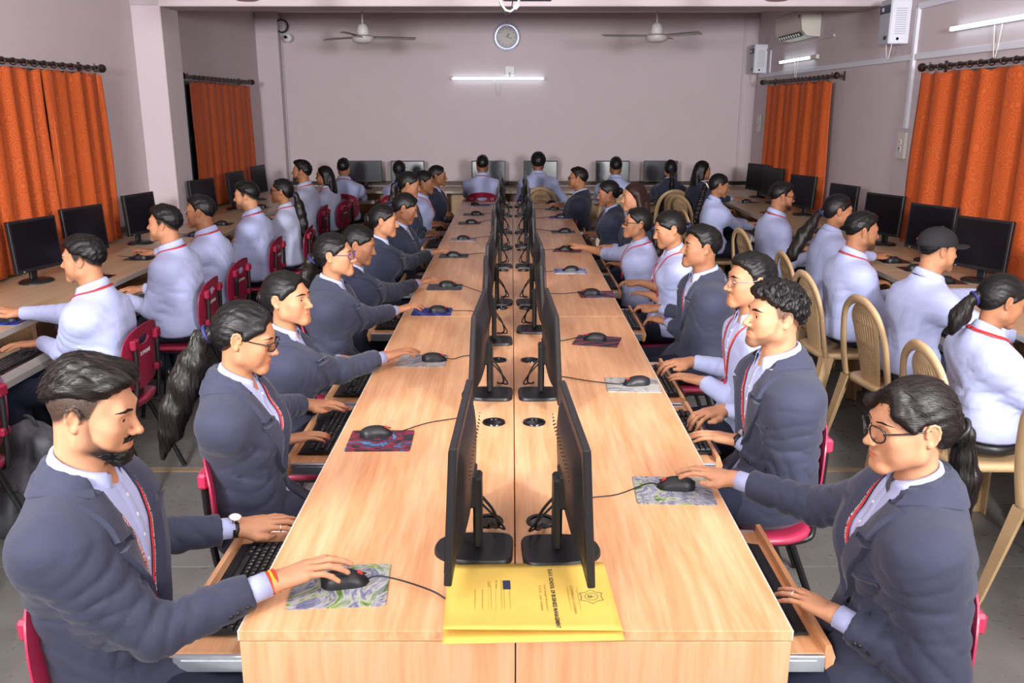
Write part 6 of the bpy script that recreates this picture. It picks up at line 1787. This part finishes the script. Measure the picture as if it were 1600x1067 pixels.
pers('S6', (.862, 6.10, 1.062), 76, 'woman with glasses and rolled pale sleeves, reaching to a red mat', 'f', 'shirt', R=hand((.545, 6.72, .80), (.43, 6.85, .8), 'mouse'), L=hand((.80, 6.45, .715), (.69, 6.58, .7)),
     pitch=-2, yaw=20, hair='pull', tail='low', skin=1, glasses=('rect', 'glass_frame'), grp=G2, rolled=True, wide=1.12, twist=10, wear=[('thread', -1, 'cable')], lt=.5)
pers('S7', (.949, 6.95, 1.157), 90, 'woman with straight reddish brown hair, half hidden, seventh on the right', 'f', R=hand((.84, 7.3, .715), (.70, 7.35, .7)), L=hand((.84, 7.05, .715), (.70, 7.1, .7)), pitch=6, yaw=4, hair='long', hmat='hair_red', skin=1, grp=G2, dark=True, lan=False)
pers('S8', (.829, 7.70, 1.116), 90, 'woman in dark blazer with tied hair and small earring, eighth on the right', 'f', R=hand((.79, 8.1, .715), (.66, 8.15, .7)), L=hand((.80, 7.9, .715), (.67, 7.98, .7)), pitch=10, yaw=2, hair='pull', tail='bun', skin=2, grp=G2, dark=True)
pers('S9', (.670, 9.10, 1.132), 78, 'man in dark blazer with black glasses smiling in profile, farthest on the right side', R=hand((.575, 9.66, .80), (.44, 9.70, .8), 'mouse'), L=hand((.76, 9.3, .715), (.62, 9.36, .7)), lean=-.08, pitch=0, hair='short', skin=2, glasses=('rect', 'glass_frame'), grp=G2, dark=True, beard=.2)
# along the left wall, facing -x
pers('W0', (-2.27, 3.22, 1.10), 90, 'person at the left edge, only a pale elbow showing', 'm', 'shirt', R=hand((-2.55, 3.4, .705), (-2.68, 3.4, .7)), L=hand((-2.55, 3.15, .705), (-2.68, 3.17, .7)), hair='short', skin=2, grp=G3)
pers('W1', (-2.035, 4.15, 1.142), 90, 'man in pale shirt, black wristband, arm stretched to a blue mat by the curtains', 'm', 'shirt', R=hand((-2.565, 4.50, .80), (-2.71, 4.52, .8), 'mouse'), L=hand((-2.345, 4.255, .705), (-2.48, 4.21, .7), 'flat'),
     lean=.06, pitch=4, yaw=4, hair='fade', scalp=1.0, skin=1, beard=.15, wear=[('thread', -1, 'cable')], grp=G3, vf=.0034)
pers('W2', (-2.084, 5.30, 1.161), 90, 'man in pale shirt with cropped black hair, second in full view along the left wall', 'm', 'shirt', R=hand((-2.38, 5.60, .705), (-2.52, 5.58, .7)), L=hand((-2.36, 5.30, .705), (-2.5, 5.32, .7)), lean=.06, pitch=0, hair='fade', scalp=1.0, skin=1, beard=.3, grp=G3)
pers('W3', (-2.109, 6.00, 1.153), 90, 'man in pale shirt with wire glasses, third along the left wall', 'm', 'shirt', R=hand((-2.63, 6.48, .80), (-2.77, 6.5, .8), 'mouse'), L=hand((-2.38, 6.1, .705), (-2.52, 6.12, .7)), lean=.06, pitch=2, hair='short', skin=2, glasses=('rect', 'glass_wire'), grp=G3)
pers('W4', (-2.102, 7.05, 1.158), 90, 'light bearded man in pale shirt with a striped lanyard, fourth along the left wall', 'm', 'shirt', R=hand((-2.42, 7.35, .705), (-2.56, 7.35, .7)), L=hand((-2.40, 7.08, .705), (-2.54, 7.1, .7)), pitch=6, hair='fade', scalp=1.0, skin=0, beard=.5, stache=.5, grp=G3)
pers('W5', (-2.002, 7.75, 1.128), 90, 'woman in grey-lilac shirt with dark glasses and a ponytail, by the left wall', 'f', 'shirt', R=hand((-2.38, 8.05, .705), (-2.52, 8.05, .7)), L=hand((-2.36, 7.8, .705), (-2.5, 7.84, .7)), pitch=-2, hair='pull', tail='long', tdir=(0, -.2, -1), skin=2, glasses=('rect', 'glass_frame'), grp=G3, grey=True)
pers('W6', (-2.206, 9.40, 1.181), 90, 'bearded man with tousled quiff in grey-lilac shirt, far along the left wall', 'm', 'shirt', R=hand((-2.52, 9.65, .705), (-2.66, 9.65, .7)), L=hand((-2.50, 9.4, .705), (-2.64, 9.42, .7)), pitch=-3, hair='curly', skin=2, beard=.95, stache=.9, grp=G3, grey=True)
pers('W7', (-2.086, 9.95, 1.095), 80, 'person with very long straight black hair behind the tousled bearded man', 'f', 'shirt', R=hand((-2.42, 10.25, .705), (-2.56, 10.27, .7)), L=hand((-2.40, 10.0, .705), (-2.54, 10.03, .7)), pitch=4, hair='long', skin=2, grp=G3, grey=True)
# along the right wall, facing +x
pers('R6', (2.012, 3.55, 1.071), -90, 'woman in pale shirt with a short ponytail and red lanyard, nearest by the right curtains', 'f', 'shirt', R=hand((2.37, 3.42, .705), (2.50, 3.44, .7)), L=hand((2.37, 3.78, .705), (2.51, 3.75, .7)), lean=.02, pitch=18, yaw=2, hair='pull', tail='short', tdir=(0, -.5, -1), skin=2, grp=G4)
pers('R5', (2.185, 4.50, 1.130), -90, 'man in a black cap and white shirt with his elbow out, by the right wall', 'm', 'shirt', R=hand((2.56, 4.36, .705), (2.70, 4.42, .7), pole=(1.2, -.1, -.1)), L=hand((2.68, 5.0, .80), (2.80, 5.06, .8), 'mouse'), lean=.10, pitch=6, yaw=4, hair='cap', scalp=.5, skin=1, beard=.3, grp=G4, lan=False, wide=1.05)
pers('R4', (2.064, 5.20, 1.132), -90, 'bearded man with thick dark hair in pale shirt, next to the man in the cap', 'm', 'shirt', R=hand((2.37, 5.08, .705), (2.51, 5.1, .7)), L=hand((2.37, 5.42, .705), (2.51, 5.4, .7)), lean=.04, pitch=8, yaw=-2, hair='short', skin=2, beard=.7, stache=.5, grp=G4, fat=.5)
pers('R3', (2.172, 5.90, 1.17), -90, 'woman with a thick dark plait over her back, along the right wall', 'f', 'shirt', R=hand((2.40, 5.8, .705), (2.54, 5.82, .7)), L=hand((2.60, 6.28, .80), (2.74, 6.35, .8), 'mouse'), lean=.06, pitch=6, yaw=-4, hair='pull', tail='long', tdir=(.1, -.65, -1), skin=2, grp=G4, lan=False)
pers('R2', (2.153, 7.10, 1.148), -90, 'man with black glasses, dark beard and red lanyard, along the right wall', 'm', 'shirt', R=hand((2.40, 6.98, .705), (2.54, 7.0, .7)), L=hand((2.40, 7.3, .705), (2.54, 7.28, .7)), lean=.04, pitch=8, hair='short', skin=2, glasses=('rect', 'glass_frame'), beard=.9, stache=.8, grp=G4)
pers('R1', (1.949, 8.40, 1.121), -90, 'woman in pale shirt with a white hair clip, typing, far along the right wall', 'f', 'shirt', R=hand((2.34, 8.62, .705), (2.48, 8.68, .7)), L=hand((2.36, 8.9, .705), (2.5, 8.88, .7)), lean=.04, pitch=12, hair='pull', tail='braid', tdir=(0, -.3, -1), tie='white_plastic', skin=2, grp=G4, lan=False)
pers('R8', (2.13, 10.02, 1.146), -70, 'person in dark blazer with dark bulky hair in the far right corner', 'f', R=hand((2.40, 10.0, .705), (2.54, 10.05, .7)), L=hand((2.57, 10.36, .80), (2.72, 10.44, .8), 'mouse'), pitch=4, hair='long', skin=2, grp=G4, dark=True, lan=False)
# facing the back wall
pers('B2', (-2.043, 10.90, 1.121), 0, 'short haired man in pale shirt seen from behind on a maroon chair', 'm', 'shirt', R=hand((-1.92, 11.46, .705), (-1.95, 11.6, .7)), L=hand((-2.22, 11.46, .705), (-2.18, 11.6, .7)), lean=.10, hair='short', skin=2, grp=G5)
pers('B3', (-1.355, 10.80, 1.105), 0, 'woman in pale shirt with a thick ponytail seen from behind', 'f', 'shirt', R=hand((-1.22, 11.46, .705), (-1.25, 11.6, .7)), L=hand((-1.52, 11.46, .705), (-1.48, 11.6, .7)), lean=.08, hair='pull', tail='long', skin=2, grp=G5, lan=False)
pers('B4', (-.364, 11.10, 1.147), 0, 'man with a purple lanyard at his collar seen from behind, left of the centre line', 'm', 'shirt', R=hand((-.22, 11.56, .705), (-.25, 11.7, .7)), L=hand((-.56, 11.56, .705), (-.50, 11.7, .7)), lean=.12, hair='short', skin=3, grp=G5)
pers('B5', (.327, 11.20, 1.164), 0, 'man with bushy round hair seen from behind, right of the centre line', 'm', 'shirt', R=hand((.52, 11.50, .705), (.47, 11.66, .7), pole=(.9, -.2, -.8)), L=hand((.14, 11.56, .705), (.18, 11.7, .7)), lean=.12, hair='afro', hmat='hair_curl', skin=3, grp=G5, lan=False)
pers('B6', (1.258, 10.90, 1.136), 0, 'man seen from behind, half hidden by the suited man with glasses', 'm', 'shirt', R=hand((1.40, 11.46, .705), (1.37, 11.6, .7)), L=hand((1.10, 11.46, .705), (1.14, 11.6, .7)), lean=.10, hair='short', skin=3, grp=G5, lan=False)
pers('B7', (1.902, 10.80, 1.113), 0, 'woman in dark blazer with a long plait seen from behind on a beige chair', 'f', R=hand((2.04, 11.40, .705), (2.0, 11.55, .7)), L=hand((1.74, 11.40, .705), (1.78, 11.55, .7)), lean=.08, hair='pull', tail='braid', skin=2, grp=G5, dark=True, lan=False)

def prep(sp, i):
    th = R_(sp['face_']); d = np.array((-sin(th), cos(th)))           # facing direction in the room
    hw = np.array(sp['headw']); hip = hw[:2]-d*(sp['lean'])
    Ri = rotz(-th); O = np.array((*hip, 0))
    loc = lambda p: Ri@(np.array(p, float)-O)
    sp['head'] = loc(hw)
    for a, b_ in (('R', 'Rw'), ('L', 'Lw')):
        h = dict(sp[b_]); w_, tip = np.array(h['w'], float), np.array(h['tip'], float); dr = tip-w_; dr[2] = 0
        h['w'] = loc(w_); h['dir'] = Ri@nrm(dr); sp[a] = h
    zc = hw[1]*.966+(1.845-hw[2])*.2576
    sp['dist'] = zc; sp['id_n'] = i; sp['hip'] = hip; sp['th'] = th; sp.setdefault('face', 1)
    return sp
for i, s_ in enumerate(PE): prep(s_, i)
import time
_t = time.time()
with ThreadPoolExecutor(4) as ex: GEO = list(ex.map(person_geo, PE))
print('people geometry', round(time.time()-_t, 1)); _t = time.time()
ntri = 0
for sp, rec in zip(PE, GEO):
    root = empty('person', (*sp['hip'], 0), sp['th'], sp['label'], 'person', sp['grp'])
    made = {}
    for (nm, par, V, F, mat, attr), kw in rec:
        if isinstance(F, np.ndarray): me = npmesh(nm, V, F, mat, True, attr); ntri += 2*len(F)
        else:
            me = bpy.data.meshes.new(nm); me.from_pydata([tuple(v) for v in V], [], [list(q) for q in F]); me.materials.append(mat)
            me.polygons.foreach_set('use_smooth', [True]*len(me.polygons))
            if nm in ('watch_case', 'button', 'shirt_button', 'lanyard_clip', 'cap_tab'): me.set_sharp_from_angle(angle=R_(40))
            me.update(); ntri += 2*len(F)
        o = link(nm, me, made.get(par, root) if par else root)
        if kw.get('solid'): m_ = o.modifiers.new('thick', 'SOLIDIFY'); m_.thickness = kw['solid']; m_.offset = 0
        if kw.get('sharp'): me.set_sharp_from_angle(angle=R_(kw['sharp']))
        if kw.get('kind'): o['kind'] = kw['kind']
        if nm not in made or nm == 'eye': made[nm] = o
        if nm == 'lanyard': made[nm] = o
print('people meshes', round(time.time()-_t, 1), 'tris', ntri)

# ------------------------------------------------------------------ chairs under the people
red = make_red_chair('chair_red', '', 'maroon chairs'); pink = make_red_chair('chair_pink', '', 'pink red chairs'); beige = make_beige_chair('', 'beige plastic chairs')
used = {}
def chair(proto, x, y, rz, label, group):
    o = copy_tree(proto) if proto.name in used else proto
    used[proto.name] = 1; o.location = (x, y, 0); o.rotation_euler = (0, 0, rz); tag(o, label, 'chair', group)
SHORT = {'L1': 'bearded man', 'L2': 'woman with the long thick ponytail', 'L3': 'person with the orange wrist thread', 'L4': 'woman in purple glasses', 'L5': 'woman with a red bangle', 'L6': 'sixth person on the left', 'L7': 'woman bending over her keyboard', 'L8': 'eighth person on the left', 'L9': 'woman in a pale shirt among dark blazers', 'L10': 'last person on the left side',
 'S1': 'woman in round glasses', 'S2': 'curly haired man', 'S3': 'man in thin metal glasses', 'S4': 'man with a moustache', 'S5': 'fifth person on the right', 'S6': 'woman with rolled sleeves and glasses', 'S7': 'woman with reddish brown hair', 'S8': 'eighth person on the right', 'S9': 'suited man at the far right end',
 'W0': 'person at the left edge', 'W1': 'man reaching to a blue mat', 'W2': 'second man in view along the left wall', 'W3': 'man in wire glasses by the left wall', 'W4': 'man with the striped lanyard', 'W5': 'woman in glasses by the left wall', 'W6': 'tousled bearded man', 'W7': 'person with very long straight hair',
 'R1': 'woman with a white hair clip', 'R2': 'man with black glasses by the right wall', 'R3': 'woman with a thick dark plait', 'R4': 'man next to the cap wearer', 'R5': 'man in the cap', 'R6': 'woman nearest the right curtains', 'R8': 'person in the far right corner',
 'B2': 'short haired man at the back wall', 'B3': 'woman with a ponytail at the back wall', 'B4': 'man with a purple lanyard', 'B5': 'man with bushy hair', 'B6': 'half hidden man at the back wall', 'B7': 'woman with a long plait at the back wall'}
for s_ in PE:
    lab = SHORT.get(s_['id']) or s_['label'].split(',')[0]; k = s_['id']; th = s_['th']; d = (-sin(th), cos(th)); off = .09 if s_['id'][0] in 'LS' else .03
    x, y = s_['hip'][0]+d[0]*off, s_['hip'][1]+d[1]*off
    a = ((int(k[1:])*37) % 11-5)*.012
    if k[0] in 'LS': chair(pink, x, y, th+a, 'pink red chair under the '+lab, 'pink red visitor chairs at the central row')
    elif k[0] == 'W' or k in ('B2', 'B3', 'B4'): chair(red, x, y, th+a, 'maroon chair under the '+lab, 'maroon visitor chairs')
    else: chair(beige, x-d[0]*.05, y-d[1]*.05, th+a*1.5+(.10 if k[0] == 'R' else 0), 'beige plastic chair under the '+lab, 'beige moulded plastic chairs')
chair(beige, 2.08, 2.80, -R_(85), 'beige plastic chair cut off by the right edge, nobody in view on it', 'beige moulded plastic chairs')

# ------------------------------------------------------------------ grey backpack on the floor by the left edge
bagp = [(rc((0, -.05, .10), (0, .03, .42), .125, .085), 'u', 0), (el((0, -.06, .16), (.17, .125, .16)), 'u', .06), (el((.02, -.14, .17), (.125, .06, .12)), 'u', .03), (el((0, .03, .40), (.13, .08, .10)), 'u', .05),
        (plane((0, 0, .004), (0, 0, -1)), 'i', .02), (lambda P: (.010*fnoise(P, 34, 2)+.004*fnoise(P, 85, 5)).astype(F32), 'n', 0)]
V, Q = polygonise(bagp, lines(-.28, .28, .008, []), lines(-.30, .24, .008, []), lines(-.03, .58, .008, []))
t = empty('backpack', (-2.13, 3.62, 0), R_(-35), 'slumped dark grey backpack on the floor behind the chair at the left edge', 'backpack')
link('body', npmesh('body', relax(V, Q), Q, M['bag']), t)
for sx in (-1, 1):
    rw_ = []
    for p in spline([(sx*.08, .08, .46), (sx*.10, .14, .40), (sx*.13, .16, .26), (sx*.15, .10, .10)], 14): rw_.append([(p[0]-.025, p[1], p[2]), (p[0], p[1]+.012, p[2]), (p[0]+.025, p[1], p[2])])
    o = MB().grid(rw_).build('shoulder_strap', M['bag'], t, True, fixn=False); m_ = o.modifiers.new('thick', 'SOLIDIFY'); m_.thickness = .012
MB().tube(spline([(-.05, .04, .485), (-.03, .03, .53), (.03, .03, .53), (.05, .04, .485)], 12), .008, 8).build('grab_handle', M['bag_strap'], t, True)
MB().tube(spline([(-.13, -.13, .27), (-.08, -.18, .285), (.0, -.205, .29), (.09, -.18, .285), (.14, -.12, .27)], 16), .005, 6).build('zip', M['bag_strap'], t, True)
